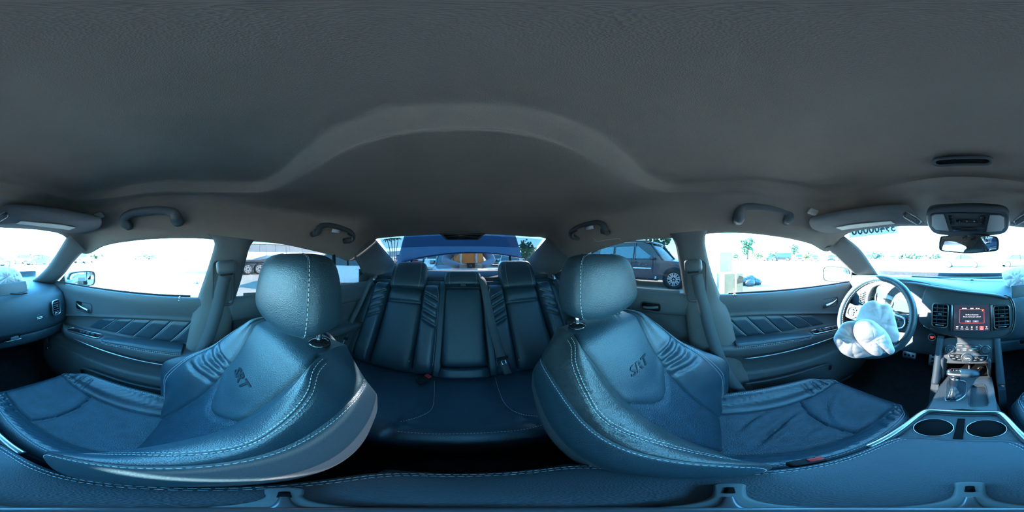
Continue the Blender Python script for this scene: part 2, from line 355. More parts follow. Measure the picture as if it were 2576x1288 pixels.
# B pillars
def ymul(p, k): p = p.copy(); p[1] *= k; return p
BDf = [side(1781,580,1), side(1773,600,1), side(1779,640,1), side(1792,690,1), side(1812,742,1), ony(1835,790,.755), ony(1850,850,.745), ony(1868,920,.745), ony(1900,960,.75), ony(1930,985,.75)]
BDb = [side(1684,588,1), side(1698,612,1), side(1706,650,1), side(1714,700,1), side(1720,745,1), ony(1727,800,.75), ony(1733,860,.74), ony(1740,930,.74), ony(1750,985,.75), ony(1750,1010,.76)]
pillar('trim_3', BDf, BDb, PILLAR, .022, .06, 40, label='driver side middle pillar')
BPf = [side(522,590,-1), side(540,608,-1), side(530,650,-1), side(514,700,-1), side(495,755,-1), ony(482,800,-.70), ony(470,860,-.69), ony(455,925,-.69), ony(435,960,-.70), ony(420,990,-.70)]
BPb = [side(640,604,-1), side(628,622,-1), side(620,650,-1), side(608,700,-1), side(592,752,-1), ony(585,800,-.70), ony(580,860,-.69), ony(575,930,-.69), ony(570,985,-.70), ony(570,1010,-.71)]
pillar('trim_4', BPf, BPb, PILLAR, .022, .06, 40, label='passenger side middle pillar')
# C pillars
CDf = [onx(1378,596,-1.12), onx(1374,600,-1.12), onx(1350,628,-1.30), onx(1326,656,-1.5), onx(1318,668,-1.6), np.array([-1.7,.66,-.17])]
CDb = [side(1432,645,1), side(1440,655,1)*1.0, side(1430,664,1), side(1415,676,1)*.98, side(1400,688,1)*.96, np.array([-1.28,.76,-.20])]
pillar('trim_5', CDf, CDb, PILLAR, .03, label='driver side rear pillar')
CPf = [onx(941,597,-1.12), onx(945,602,-1.12), onx(967,628,-1.30), onx(990,656,-1.5), onx(998,668,-1.6), np.array([-1.7,-.62,-.17])]
CPb = [side(884,642,-1), side(893,653,-1), side(903,668,-1), side(908,680,-1)*.99, side(915,690,-1)*.97, np.array([-1.28,-.70,-.20])]
pillar('trim_6', CPf, CPb, PILLAR, .03, label='passenger side rear pillar')

# glass panes
def pane(name, pts, m, out, thick=.004, n=None, label=None):
    P = np.array(pts); c = P.mean(0); o = np.array(out, float); o /= np.linalg.norm(o); P2 = P + o * .018; Q = P2 + o * thick; k = len(P)
    V = np.vstack([P2, Q]); F = [list(range(k)), list(range(k, 2 * k))[::-1]] + [[(i + 1) % k, i, i + k, (i + 1) % k + k] for i in range(k)]
    return mk(name, (V, F), m, smooth=False, kind='structure', label=label)
def side_pane(name, s, x0, x1, m, label):   # top edge follows the headliner opening
    D = sorted([p for p in (D_drv if s > 0 else D_pas)], key=lambda p: p[0]); xs_ = np.array([p[0] for p in D]); zs_ = np.array([p[2] for p in D])
    pts = [np.array([x, yside(s, z), z]) for x in np.linspace(x0, x1, 26) for z in [float(np.interp(x, xs_, zs_)) + .012 if x <= xs_[-1] else float(zs_[-1] + .012 - (x - xs_[-1]) * .75)]]
    pts = [p if p[2] > -.25 else np.array([p[0], yside(s, -.25), -.25]) for p in pts]
    base = [np.array([x1, yside(s, -.26), -.26]), np.array([x0, yside(s, -.26), -.26])]
    return pane(name, (pts + base) if s > 0 else (pts + base)[::-1], m, (0, s, .42), label=label)
side_pane('window_1', 1, -.10, .88, CLEAR, 'driver door window, burnt out by daylight')
side_pane('window_2', -1, -.10, .88, CLEAR, 'front passenger door window')
side_pane('window_3', 1, -1.12, -.14, TINT, 'tinted rear door window behind the driver')
side_pane('window_4', -1, -1.12, -.14, TINT, 'tinted rear door window behind the passenger')
# windscreen and rear glass curve between header and base
def bent(name, top, bot, m, off, label, rows=8):
    T = resamp(top, 24); Bt = resamp(bot, 24); G = np.array([blend(T, Bt, t) for t in np.linspace(-.06, 1.05, rows)]) + np.array(off)
    return mk(name, solid(G, .005), m, kind='structure', label=label)
bent('window_5', [(.60,.62,.11),(.74,.36,.15),(.80,.02,.155),(.74,-.32,.15),(.60,-.58,.11)], [(1.16,.74,-.2),(1.30,.4,-.2),(1.36,.02,-.2),(1.30,-.36,-.2),(1.16,-.70,-.2)], CLEAR, (.03,0,.012), 'windscreen')
bent('window_6', [(-1.14,.66,.15),(-1.19,.34,.165),(-1.21,.02,.17),(-1.19,-.30,.165),(-1.14,-.64,.15)], [(-1.72,.70,-.17),(-1.82,.36,-.17),(-1.86,.02,-.17),(-1.82,-.32,-.17),(-1.72,-.68,-.17)], TINT, (-.012,0,.008), 'tinted rear window')

# floor pan, transmission tunnel, firewall, sills
def flatgrid(x0, x1, y0, y1, f, nx=20, ny=20): X, Y = np.meshgrid(np.linspace(x0, x1, nx), np.linspace(y0, y1, ny), indexing='ij'); return np.stack([X, Y, f(X, Y)], 2)
def fz(X, Y): 
    z = -1.02 + .16 * np.exp(-((Y - .03) / .16) ** 4) + np.clip((X - .85) * 1.0, 0, .5)
    return z + np.clip((-X - 1.0), 0, .3) * .2
mk('floor', grid(flatgrid(-1.25, 1.35, -.85, .9, fz, 40, 40), flip=False), CARPET, kind='structure', label='dark cabin carpet')
mk('firewall', tr(rbox(.04, 1.7, .95, .01), (1.38, .03, -.62)), CARPET, kind='structure')
# parcel shelf behind the rear seat
SH = mk('parcel_shelf', tr(rbox(.66, 1.36, .03, .01), (-1.50, .025, -.172)), mat('shelf_cloth', (.03, .04, .055), .9, bump=[('noise', 400, .5)]), kind='structure')
mk('shelf_vent', tr(rbox(.07, .16, .012, .004), (-1.36, -.02, -.155)), PLASTIC, SH)
mk('shelf_light_cover', tr(rbox(.045, .09, .012, .004), (-1.32, .12, -.152)), PLASTIC2, SH)
mk('rear_bulkhead', tr(rbox(.03, 1.5, .8, .005), (-1.32, .025, -.62)), VOIDM, kind='structure')
# outer doors below the belt close the sides (painted skin)
for s, yy in ((1, .90), (-1, -.84)):
    mk('wall_left' if s > 0 else 'wall_right', tr(rbox(2.75, .03, .86, .01), (.02, yy, -.66)), MATS['car_paint'], kind='structure')

for s in (1, -1):     # quarter panels that close the cabin below the rear pillars
    w = .74 if s > 0 else .69
    P = np.array([[(-1.02, s * (w + .03), -.10), (-1.25, s * (w + .0), -.11), (-1.5, s * (w - .03), -.12), (-1.95, s * (w - .03), -.14)], [(-1.02, s * (w + .035), -.24), (-1.25, s * (w + .01), -.24), (-1.5, s * w, -.24), (-1.95, s * w, -.24)], [(-1.02, s * (w + .08), -.6), (-1.25, s * (w + .08), -.6), (-1.5, s * (w + .08), -.6), (-1.95, s * (w + .08), -.6)]])
    mk('trim_9' if s > 0 else 'trim_10', solid(surf(P, 5, 5), .01), PLASTIC, kind='structure', label='quarter trim below the rear pillar, ' + ('driver side' if s > 0 else 'passenger side'))
# ================================================================ FRONT SEATS
K = {
 0: [(0,.02,-.78),(0,0,-.71),(0,-.05,-.62),(0,-.10,-.53),(0,-.148,-.44),(0,-.182,-.37),(0,-.213,-.32),(0,-.25,-.26),(0,-.285,-.218),(0,-.34,-.205),(0,-.40,-.225)],
 1: [(.10,.02,-.78),(.10,0,-.71),(.10,-.045,-.62),(.10,-.095,-.53),(.105,-.145,-.44),(.11,-.178,-.38),(.116,-.212,-.32),(.126,-.247,-.26),(.135,-.280,-.222),(.12,-.34,-.212),(.11,-.40,-.228)],
 2: [(.13,.025,-.77),(.145,.018,-.705),(.155,.0,-.62),(.16,-.03,-.53),(.165,-.085,-.43),(.165,-.148,-.365),(.161,-.193,-.31),(.154,-.238,-.252),(.143,-.278,-.216),(.125,-.34,-.21),(.115,-.40,-.228)],
 3: [(.16,.02,-.76),(.18,.022,-.70),(.20,.025,-.62),(.21,.02,-.53),(.213,-.05,-.42),(.213,-.137,-.355),(.20,-.19,-.30),(.18,-.245,-.25),(.152,-.283,-.221),(.135,-.34,-.217),(.12,-.40,-.235)],
 4: [(.20,.03,-.76),(.225,.04,-.70),(.245,.045,-.60),(.255,.035,-.48),(.25,-.06,-.42),(.238,-.13,-.39),(.218,-.22,-.345),(.207,-.285,-.318),(.196,-.335,-.312),(.183,-.375,-.312),(.165,-.40,-.318)],
 5: [(.22,-.02,-.80),(.25,-.04,-.74),(.265,-.06,-.66),(.27,-.08,-.58),(.265,-.14,-.50),(.25,-.21,-.46),(.23,-.29,-.425),(.217,-.34,-.405),(.205,-.375,-.39),(.192,-.405,-.38),(.172,-.42,-.375)],
 6: [(.20,-.13,-.80),(.21,-.17,-.74),(.215,-.21,-.66),(.215,-.25,-.58),(.21,-.30,-.52),(.20,-.345,-.48),(.19,-.375,-.45),(.18,-.405,-.43),(.17,-.42,-.41),(.158,-.43,-.39),(.145,-.435,-.38)],
 7: [(0,-.15,-.80),(0,-.19,-.74),(0,-.23,-.66),(0,-.28,-.58),(0,-.33,-.50),(0,-.37,-.44),(0,-.41,-.38),(0,-.44,-.33),(0,-.455,-.29),(0,-.45,-.25),(0,-.43,-.235)]}
order = [(7,1),(6,-1),(5,-1),(4,-1),(3,-1),(2,-1),(1,-1),(0,1),(1,1),(2,1),(3,1),(4,1),(5,1),(6,1)]
NS = 14
def build_seat(drv):
    m = 1 if drv else -1; yc = .387 if drv else -.357; dx = 0 if drv else .1125
    def W(G): G = np.asarray(G, float).copy(); G2 = G.copy(); G2[..., 0] = G[..., 1] + dx; G2[..., 1] = yc + m * G[..., 0]; return G2   # (a, x, z) -> world
    who = 'driver' if drv else 'passenger'
    root = thing('bucket_seat', f'black leather {who} seat with pleated side bolsters and pale double stitching, ' + ('facing the steering wheel' if drv else 'facing the white-edged glovebox side'), 'car seat', (dx, yc, -1.0), 'front bucket seats')
    root['label'] = 'black leather driver seat with creased worn bolsters, behind the steering wheel' if drv else 'black leather front passenger seat, smoother cushion, facing the glovebox'
    ctrl = np.array([[(s * K[k][r][0], K[k][r][1], K[k][r][2]) for k, s in order] for r in range(11)])
    G = surf(ctrl, 12, NS, False, True); R, C = G.shape[:2]
    rr = np.arange(R)[:, None] / 12.0; cc = np.arange(C)[None, :] / NS        # column index: K1- =6, K0=7, K1+=8, K3+=10
    Gw = W(G); n = normals(Gw); inn = Gw.mean((0, 1)); sg = np.sign(((Gw - inn) * n).sum(2).mean()); n = n * (sg if sg else 1)
    ac = np.abs(cc - 7)
    gs = lambda x, w: np.exp(-(x / w) ** 2)
    D = np.zeros((R, C))
    D += -.009 * gs(ac - 1, .06) * (rr < 8.6) * (rr > .3)
    D += .006 * np.clip(1 - ((ac - 1.9) / .9) ** 2, 0, 1) * gs(rr - 5, 2.5)
    tseam = 4.45 - 1.0 * (1 - np.clip(ac, 0, 1) ** 2)
    D += -.010 * gs(rr - tseam, .09) * (ac < 1.0) + .004 * gs(rr - tseam - .45, .35) * (ac < 1)
    D += .004 * (1 - np.clip(ac, 0, 1) ** 2) * gs(rr - 5.8, 1.2)
    for k, pr in enumerate((3.85, 4.3, 4.75, 5.2)):
        fade = np.clip((cc - 8.0) / .25, 0, 1) * np.clip((2.75 - ac) / .5, 0, 1)   # pleats on the outer wing
        D += -.010 * gs(rr - pr - .18 * (ac - 1.5), .065) * fade + .003 * gs(rr - pr - .22 - .18 * (ac - 1.5), .12) * fade
    for q in (2.86, 3.0, 3.14): D += (-.0022 if q != 3.0 else -.003) * gs(ac - q, .03) * (rr > .6) * (rr < 8.6)
    D += -.004 * gs(ac - 4, .05) * (rr < 9.6)
    if drv:   # use wrinkles on the inner bolster
        ph = rng.uniform(0, 6, 12)
        wr = sum(np.sin(rr * (15 + 5 * k) + (cc) * (22 - 9 * k) + ph[k]) for k in range(4))
        D += .0007 * wr * gs(cc - (7 - 3.0), .9) * gs(rr - 5.5, 2.2)
    Gd = Gw + n * D[..., None]
    def part(name, r0, r1, c0, c1, mt, mask=None, label=None):
        cols = [c % C for c in range(int(c0 * NS), int(c1 * NS) + 1)]
        S = Gd[int(r0 * 12):int(r1 * 12) + 1][:, cols]
        mk_ = None if mask is None else mask[int(r0 * 12):int(r1 * 12) + 1][:, cols]
        V, F = S.reshape(-1, 3), gfaces(S.shape[0], S.shape[1], mask=mk_, flip=(m < 0))
        used = sorted({i for f in F for i in f}); mp = {u: i for i, u in enumerate(used)}
        return mk(name, (V[used], [[mp[i] for i in f] for f in F]), mt, root, label=label)
    up = (rr >= tseam)
    part('upper_back_panel', 0, 10, 6, 8, LEATHER2, up)
    part('perforated_back_panel', 0, 10, 6, 8, PERF, ~up)
    part('back_bolster', 0, 10, 4, 6, WORN if drv else LEATHER, label='inner bolster' + (' with creased leather' if drv else ''))
    part('back_bolster', 0, 10, 8, 10, LEATHER, label='outer bolster')
    part('shoulder_panel', 0, 10, 3, 4, WORN if drv else LEATHER); part('shoulder_panel', 0, 10, 10, 11, LEATHER)
    part('side_panel', 0, 10, 2, 3, LEATHER2); part('side_panel', 0, 10, 11, 12, LEATHER2)
    part('seatback_shell', 0, 10, 12, 16, PLASTIC2)
    capr = Gd[-1]; mk('back_top_cap', (np.vstack([capr, capr.mean(0)]), [[i, (i + 1) % C, C] for i in range(C)]), PLASTIC2, root)
    def path(rs, cs): 
        rs = np.clip(np.asarray(rs, float) * 12, 0, R - 1.001); cs = (np.asarray(cs, float) * NS) % C
        i = rs.astype(int); j = cs.astype(int); a = (rs - i)[:, None]; b = (cs - j)[:, None]; j2 = (j + 1) % C
        f = lambda A: (A[i, j] * (1 - a) * (1 - b) + A[i + 1, j] * a * (1 - b) + A[i, j2] * (1 - a) * b + A[i + 1, j2] * a * b)
        return f(Gd), f(n)
    st = MB()
    for sgn in (-1, 1):
        for off in (2.9, 3.1):
            P, N = path(np.linspace(.9, 8.5, 200), np.full(200, 7 + sgn * off)); s_ = stitches(P, N); st.add(s_)
        P, N = path(np.linspace(.9, 9.3, 200), np.full(200, 7 + sgn * 4.06)); st.add(stitches(P, N))
    mk('stitching', st.get(), THREAD, root, smooth=False, kind='stuff')
    # embossed lettering on the upper panel
    P, N = path(np.array([5.62, 5.62, 5.9]), np.array([7 - .01, 7.05, 7.0])); ez = N[0]; V, F = text('SRT', .044, .35, .0010, bold=.0011)
    c0 = Gd[int(5.55 * 12), 7 * NS]; yv = Gd[int(6.1 * 12), 7 * NS] - Gd[int(5.0 * 12), 7 * NS]; ex = np.cross(yv, ez); ex /= np.linalg.norm(ex)
    B = basis(ex, ez); B[:, 1] = np.cross(ez, B[:, 0]); V[:, 0] *= 1.25; V[:, 1] *= .95
    LP = c0 - B[:, 0] * .008 + V[:, :1] @ B[:, :1].T + V[:, 1:2] @ B[:, 1:2].T; SG = Gd[int(4.4 * 12):int(7.2 * 12), 6 * NS:8 * NS + 1].reshape(-1, 3)
    for i in range(len(LP)):      # lay each letter vertex on the leather
        dd = SG - LP[i]; dh = dd @ ez; lat = (dd ** 2).sum(1) - dh ** 2; near = np.argsort(lat)[:4]; wq = 1 / (lat[near] + 1e-7); LP[i] = LP[i] + ez * ((dh[near] * wq).sum() / wq.sum() + .0012 + V[i, 2])
    mk('embossed_lettering', (LP, F), mat('embossed_leather', (.007, .018, .028), .30, spec=.8), root, smooth=False)
    # ------------- cushion
    Q = {0: [(0,-.08,-.745),(0,.05,-.748),(0,.17,-.752),(0,.29,-.745),(0,.39,-.722),(0,.475,-.702),(0,.525,-.735),(0,.535,-.82),(0,.50,-.90)],
         1: [(.115,-.08,-.74),(.12,.05,-.742),(.125,.17,-.745),(.13,.29,-.737),(.135,.39,-.715),(.14,.465,-.693),(.14,.512,-.73),(.14,.525,-.82),(.14,.49,-.90)],
         2: [(.15,-.08,-.71),(.165,.05,-.698),(.17,.17,-.695),(.172,.29,-.69),(.172,.39,-.685),(.166,.455,-.688),(.16,.50,-.73),(.155,.515,-.82),(.155,.48,-.90)],
         3: [(.18,-.08,-.70),(.20,.05,-.672),(.205,.17,-.665),(.206,.29,-.663),(.203,.39,-.668),(.192,.44,-.69),(.18,.485,-.735),(.175,.50,-.82),(.175,.47,-.90)],
         4: [(.20,-.08,-.735),(.228,.05,-.70),(.236,.17,-.695),(.238,.29,-.693),(.235,.39,-.70),(.215,.43,-.72),(.20,.465,-.76),(.19,.48,-.83),(.19,.45,-.90)],
         5: [(.205,-.08,-.85),(.235,.05,-.82),(.243,.17,-.82),(.245,.29,-.82),(.24,.38,-.82),(.225,.415,-.83),(.208,.445,-.84),(.198,.46,-.87),(.195,.44,-.92)],
         6: [(.20,-.08,-.93),(.225,.05,-.92),(.23,.17,-.92),(.23,.29,-.92),(.228,.37,-.92),(.215,.40,-.92),(.205,.43,-.92),(.195,.44,-.93),(.19,.42,-.95)]}
    oq = [(k, -1) for k in (6, 5, 4, 3, 2, 1)] + [(0, 1)] + [(k, 1) for k in (1, 2, 3, 4, 5, 6)]
    ctrl = np.array([[(s * Q[k][r][0], Q[k][r][1], Q[k][r][2]) for k, s in oq] for r in range(9)])
    G = surf(ctrl, 16, NS); R, C = G.shape[:2]; rr = np.arange(R)[:, None] / 16.0; cc = np.arange(C)[None, :] / NS; ac = np.abs(cc - 6)
    Gw = W(G); n = normals(Gw); n *= np.sign(n[R // 3, C // 2, 2])
    D = -.009 * gs(ac - 1, .06) * (rr < 5.4) + .005 * np.clip(1 - ((ac - 1.9) / .9) ** 2, 0, 1) * (rr < 5.6)
    ts = 3.0 - .15 * (1 - np.clip(ac, 0, 1) ** 2)
    D += -.010 * gs(rr - ts, .06) * (ac < 1) + .004 * gs(rr - ts - .3, .2) * (ac < 1)
    for pr in (3.5, 3.95, 4.4, 4.85): D += -.009 * gs(rr - pr + .15 * (ac - 2), .06) * np.clip((ac - 1) / .25, 0, 1) * np.clip((2.75 - ac) / .4, 0, 1)
    for q in (2.9, 3.1): D += -.002 * gs(ac - q, .03)
    D += -.003 * gs(ac - 4, .05)
    D += -.006 * (1 - np.clip(ac, 0, 1) ** 2) * gs(rr - 1.6, 1.1)
    if drv:      # slack folds in the seat centre
        for (r0, c0, L, w, h, an) in ((1.9,5.9,.62,.050,.010,.55),(2.15,6.15,.60,.045,.010,.50),(2.4,6.35,.45,.05,.007,.45),(1.5,6.5,.45,.06,.007,.7),(2.6,5.6,.35,.05,.005,.2),(3.4,6.0,.5,.09,.004,.9),(3.9,6.3,.45,.08,.003,.4)):
            u = (rr - r0) * math.cos(an) + (cc - c0) * math.sin(an); v_ = -(rr - r0) * math.sin(an) + (cc - c0) * math.cos(an) + .25 * u * u
            D += 1.5 * h * (gs(v_, w) - .8 * gs(v_ - .11, w * 1.2)) * gs(u, L)
    else:
        D += .002 * np.sin(rr * 9 + cc * 7) * gs(rr - 1.3, .6) * gs(cc - 6, .5)
    ph = rng.uniform(0, 6, 5); D += .0006 * sum(np.sin(rr * (21 + 7 * k) + cc * (17 - 9 * k) + ph[k]) for k in range(4)) * np.clip((ac - 1), 0, 1) * (ac < 3)
    Gd = Gw + n * D[..., None]
    def cpart(name, c0, c1, mt, mask=None, label=None):
        S = Gd[:, int(c0 * NS):int(c1 * NS) + 1]; mm = None if mask is None else mask[:, int(c0 * NS):int(c1 * NS) + 1]
        F = gfaces(S.shape[0], S.shape[1], mask=mm, flip=(m < 0)); used = sorted({i for f in F for i in f}); mp = {u: i for i, u in enumerate(used)}
        return mk(name, (S.reshape(-1, 3)[used], [[mp[i] for i in f] for f in F]), mt, root, label=label)
    fr = (rr >= ts) & (cc > -1)
    cpart('thigh_panel', 5, 7, PERF, fr); cpart('seat_centre_panel', 5, 7, PERF, ~fr)
    cpart('cushion_bolster', 3, 5, LEATHER, label='inner cushion bolster'); cpart('cushion_bolster', 7, 9, LEATHER, label='outer cushion bolster')
    cpart('cushion_side', 0, 3, LEATHER2); cpart('cushion_side', 9, 12, LEATHER2)
    st = MB()
    for cs in (2.9, 3.1, 8.9, 9.1):
        q = np.linspace(.6, 5.1, 150); ci = int(cs * NS); ri = (q * 16).astype(int)
        st.add(stitches(Gd[ri, ci], n[ri, ci]))
    for ce, sg2 in ((3.0, 1), (9.0, -1)):   # the seam closes round the front of each bolster
        t = np.linspace(0, 1, 30); ri = ((5.1 + .35 * np.sin(t * PI / 2)) * 16).astype(int); ci = ((ce + sg2 * 1.9 * t) * NS).astype(int)
        st.add(stitches(Gd[ri, ci], n[ri, ci]))
    mk('cushion_stitching', st.get(), THREAD, root, smooth=False, kind='stuff')
    # seat base, side shield, recliner cover
    P = W(np.array([[0, .20, -.955]]))[0]; mk('seat_base', tr(rbox(.46, .36, .07, .01), P), PLASTIC, root)
    P = W(np.array([[.245, .10, -.88]]))[0]; mk('side_shield', tr(rbox(.46, .03, .09, .012), P), PLASTIC, root)
    P = W(np.array([[.245, .16, -.865]]))[0]; mk('adjuster_switch', tr(rbox(.08, .012, .018, .005), P + [0, m * .02, 0]), PLASTIC2, root)
    # ------------- headrest
    rows = []     # z, half width, front x, rear x
    for z, w, xf, xr in ((-.178,.06,-.300,-.345),(-.176,.105,-.272,-.372),(-.166,.135,-.262,-.385),(-.145,.146,-.258,-.390),(-.10,.146,-.262,-.392),(-.05,.138,-.272,-.392),(-.018,.124,-.284,-.388),(-.002,.100,-.300,-.380),(.005,.060,-.318,-.366),(.006,.02,-.335,-.350)):
        t = np.arange(48) / 48 * 2 * PI; e_ = .42
        X = np.sign(np.cos(t)) * np.abs(np.cos(t)) ** e_; Y = np.sign(np.sin(t)) * np.abs(np.sin(t)) ** e_
        xc, hd = (xf + xr) / 2, (xf - xr) / 2
        rows.append(np.stack([w * Y * (1 - .10 * (X < 0) * np.abs(X)), xc + hd * X * (1 - .10 * Y ** 2), np.full(48, z) + .012 * (Y ** 2) * (z < -.12) * 1.0], 1))
    G = np.array(rows); G = cr(G, 5); Gw = W(G); V, F = grid(Gw, cc=True, flip=(m < 0)); nn = 48; F += [list(range(nn)), [(G.shape[0] - 1) * nn + i for i in range(nn)]]
    hr = mk('headrest', (V, F), LEATHER2, root)
    n = normals(Gw); n *= np.sign(((Gw - Gw.mean((0, 1))) * n).sum(2).mean())
    st = MB(); pp = MB()
    # seam down each front corner of the pad
    R2 = Gw.shape[0]; 
    for jc in (7, 41):
        idx = np.arange(int(R2 * .10), int(R2 * .93)); P = Gw[idx, jc]; N = n[idx, jc]
        st.add(stitches(P, N, .006, .003, .0011, .001)); P2 = Gw[idx, jc + (-1 if jc < 24 else 1)]
        pp.add(tube(P * .72 + P2 * .28 + n[idx, jc] * .0003, .0017, 6))
    mk('headrest_stitching', st.get(), THREAD, hr, smooth=False, kind='stuff'); mk('headrest_piping', pp.get(), LEATHER2, hr, kind='stuff')
    for a in (-.085, .085):
        P = W(np.array([[a, -.345, -.245], [a, -.345, -.15]])); mk('headrest_post', tube(P, .0065, 14), CHROME, root)
        mk('post_guide', tr(lathe([(.0, 0), (.024, 0), (.026, .004), (.024, .012), (.012, .015), (0, .015)], 24), W(np.array([[a, -.345, -.217]]))[0]), GLOSSB, root)
    return root
build_seat(True); build_seat(False)
# ================================================================ REAR BENCH
RT = np.array([-.53, 0, .848]); RN = np.array([.848, 0, .53])
RB = np.stack([np.array([0, 1.0, 0]), RT, RN], 1)          # local x = across (+Y), y = up the back, z = out of the back
def rp(y, t, d=0): return np.array([-.80, y, -.72]) + RT * t + RN * d
rb = thing('rear_bench_seat', 'black leather rear bench with fixed headrests, pleated bolsters and fold-down centre armrest', 'car seat', (-.8, .025, -1.0))
mk('backrest', tr(rbox(1.42, .68, .12, .035, 4), rp(.025, .315, -.066), RB), LEATHER2, rb)
def pil(name, y, t, w, h, th, d=0.0, m=LEATHER, fn=None, p=6, label=None, rot=0, par=rb, B=RB, P=None):
    Bx = B @ np.array([[math.cos(rot), -math.sin(rot), 0], [math.sin(rot), math.cos(rot), 0], [0, 0, 1]])
    return mk(name, tr(pillow(w, h, th, p, 34, 110, .5, fn), rp(y, t, d - .012) if P is None else P, Bx), m, par, label=label)
g1 = lambda x, w: np.exp(-(x / w) ** 2)
ins = lambda X, Y: -.022 * g1(Y - .58, .030) + .010 * g1(Y - .78, .12) - .016 * g1(Y - .97, .03)
for y in (-.37, .42): pil('seat_insert', y, .29, .255, .60, .055, 0, PERF if 0 else LEATHER2, ins)
def plf(s): return lambda X, Y: sum(-.024 * g1(Y - c - .10 * s * X, .026) for c in (.66, .48, .30, .12)) * np.clip(1.1 - np.abs(X) ** 4, 0, 1)
for y, s, w in ((-.555, 1, .115), (-.185, -1, .115), (.235, 1, .115), (.605, -1, .115)): pil('back_bolster', y, .30, w, .62, .082, 0, LEATHER, plf(s))
for y, w in ((-.665, .12), (.715, .12)): pil('outer_side_pad', y, .29, w, .60, .05, 0, LEATHER2)
for y, w in ((-.115, .05), (.165, .05)): pil('centre_flank', y, .31, w, .66, .06, 0, LEATHER2)
pil('centre_armrest', .02, .315, .245, .535, .075, 0, LEATHER2, None, 10)
mk('pull_loop', tr(rbox(.036, .014, .006, .002), rp(.02, .585, .066), RB), PLASTIC, rb)
pil('lower_roll', .02, .02, .26, .075, .085, 0, LEATHER2)
# head pads: upright rounded cushions on top of the back
def pad(name, y, t0, t1, w, th, par=rb):
    rows = []
    for t, k, kd in ((0, .86, .7), (.06, .97, .92), (.3, 1, 1), (.6, .99, 1), (.82, .95, .93), (.94, .86, .78), (1.0, .66, .45), (1.01, .3, .15)):
        a = np.arange(40) / 40 * 2 * PI; e_ = .42; X = np.sign(np.cos(a)) * np.abs(np.cos(a)) ** e_; Y = np.sign(np.sin(a)) * np.abs(np.sin(a)) ** e_
        rows.append(np.stack([w / 2 * k * X, np.full(40, t0 + (t1 - t0) * t), th / 2 * kd * Y], 1))
    G = cr(np.array(rows), 5); V, F = grid(G, cc=True); F += [list(range(40))[::-1], [(G.shape[0] - 1) * 40 + i for i in range(40)]]
    o = mk(name, tr((V, F), rp(y, 0, 0), RB), LEATHER2, par); st = MB(); B2 = G @ RB.T + rp(y, 0, 0)
    idx = np.arange(2, G.shape[0] - 8); n = normals(B2); n *= np.sign(((B2 - B2.mean((0, 1))) * n).sum(2).mean())
    for j in (7, 13): st.add(stitches(B2[idx, j], n[idx, j], .005, .003, .0009))
    mk('pad_stitching', st.get(), THREAD, o, smooth=False, kind='stuff'); return o
pad('head_pad', -.365, .565, .775, .265, .13); pad('head_pad', .415, .565, .785, .265, .13); pad('centre_head_pad', .02, .595, .70, .255, .12)
# piping and stitching along the bolsters
st = MB()
for y, s in ((-.185, 1), (.235, -1)):
    P = [rp(y - s * .045, .575, .052), rp(y + s * .02, .575, .058), rp(y + s * .045, .545, .056), rp(y + s * .052, .44, .055), rp(y + s * .052, .25, .055), rp(y + s * .052, .05, .05)]
    P = resamp(P, 80); st.add(stitches(P, np.tile(RN, (80, 1)), .005, .0028, .0011, .003))
for y, s in ((-.555, -1), (.605, 1)):
    P = resamp([rp(y - s * .045, .580, .052), rp(y + s * .02, .580, .058), rp(y + s * .042, .565, .05)], 30); st.add(stitches(P, np.tile(RN, (30, 1)), .005, .0028, .0011, .003))
mk('bench_stitching', st.get(), THREAD, rb, smooth=False, kind='stuff')
for y in (-.255, -.16, .30): mk('trim_stud', tr(lathe([(0, 0), (.004, 0), (.003, .002), (0, .003)], 10), rp(y, .075, .058), RB), SATIN, rb)
# bench cushion
Xs = np.linspace(-.86, -.335, 46); Ys = np.linspace(-.72, .77, 120); X, Y = np.meshgrid(Xs, Ys, indexing='ij')
f = (X + .86) / .525
Z = -.725 + .03 * f - .045 * g1(f - 1.06, .09)
for c in (-.37, .42): Z += -.018 * g1(Y - c, .16) * (1 - f * .4)
Z += .008 * g1(Y - .02, .10)
for c in (-.11, .15): Z += -.010 * g1(Y - c - .03 * np.sign(c) * (f > .6) * (f - .6) * 4, .010)
Z += -.006 * g1(f - .86, .012)
G = np.stack([X, Y, Z], 2); last = G[-1:].copy(); extra = []
for dx, dz in ((.022, -.02), (.03, -.06), (.02, -.20), (-.01, -.28)): e_ = last.copy(); e_[..., 0] += dx; e_[..., 2] = -.725 + dz; extra.append(e_)
mk('bench_cushion', grid(np.vstack([G] + extra), flip=True), LEATHER, rb)
st = MB()
for pts in ([(1093,957),(1092,1000),(1085,1030),(1055,1048),(1003,1062)], [(1246,950),(1256,985),(1272,1018),(1305,1040),(1358,1048)], [(1000,1085),(1080,1091),(1160,1091),(1250,1087),(1320,1080),(1368,1068)]):
    P = resamp([onz(u, v, -.698) for u, v in pts], 90); st.add(stitches(P, np.tile([0, 0, 1.], (90, 1)), .005, .0028, .001, .001))
mk('cushion_stitching', st.get(), THREAD, rb, smooth=False, kind='stuff')

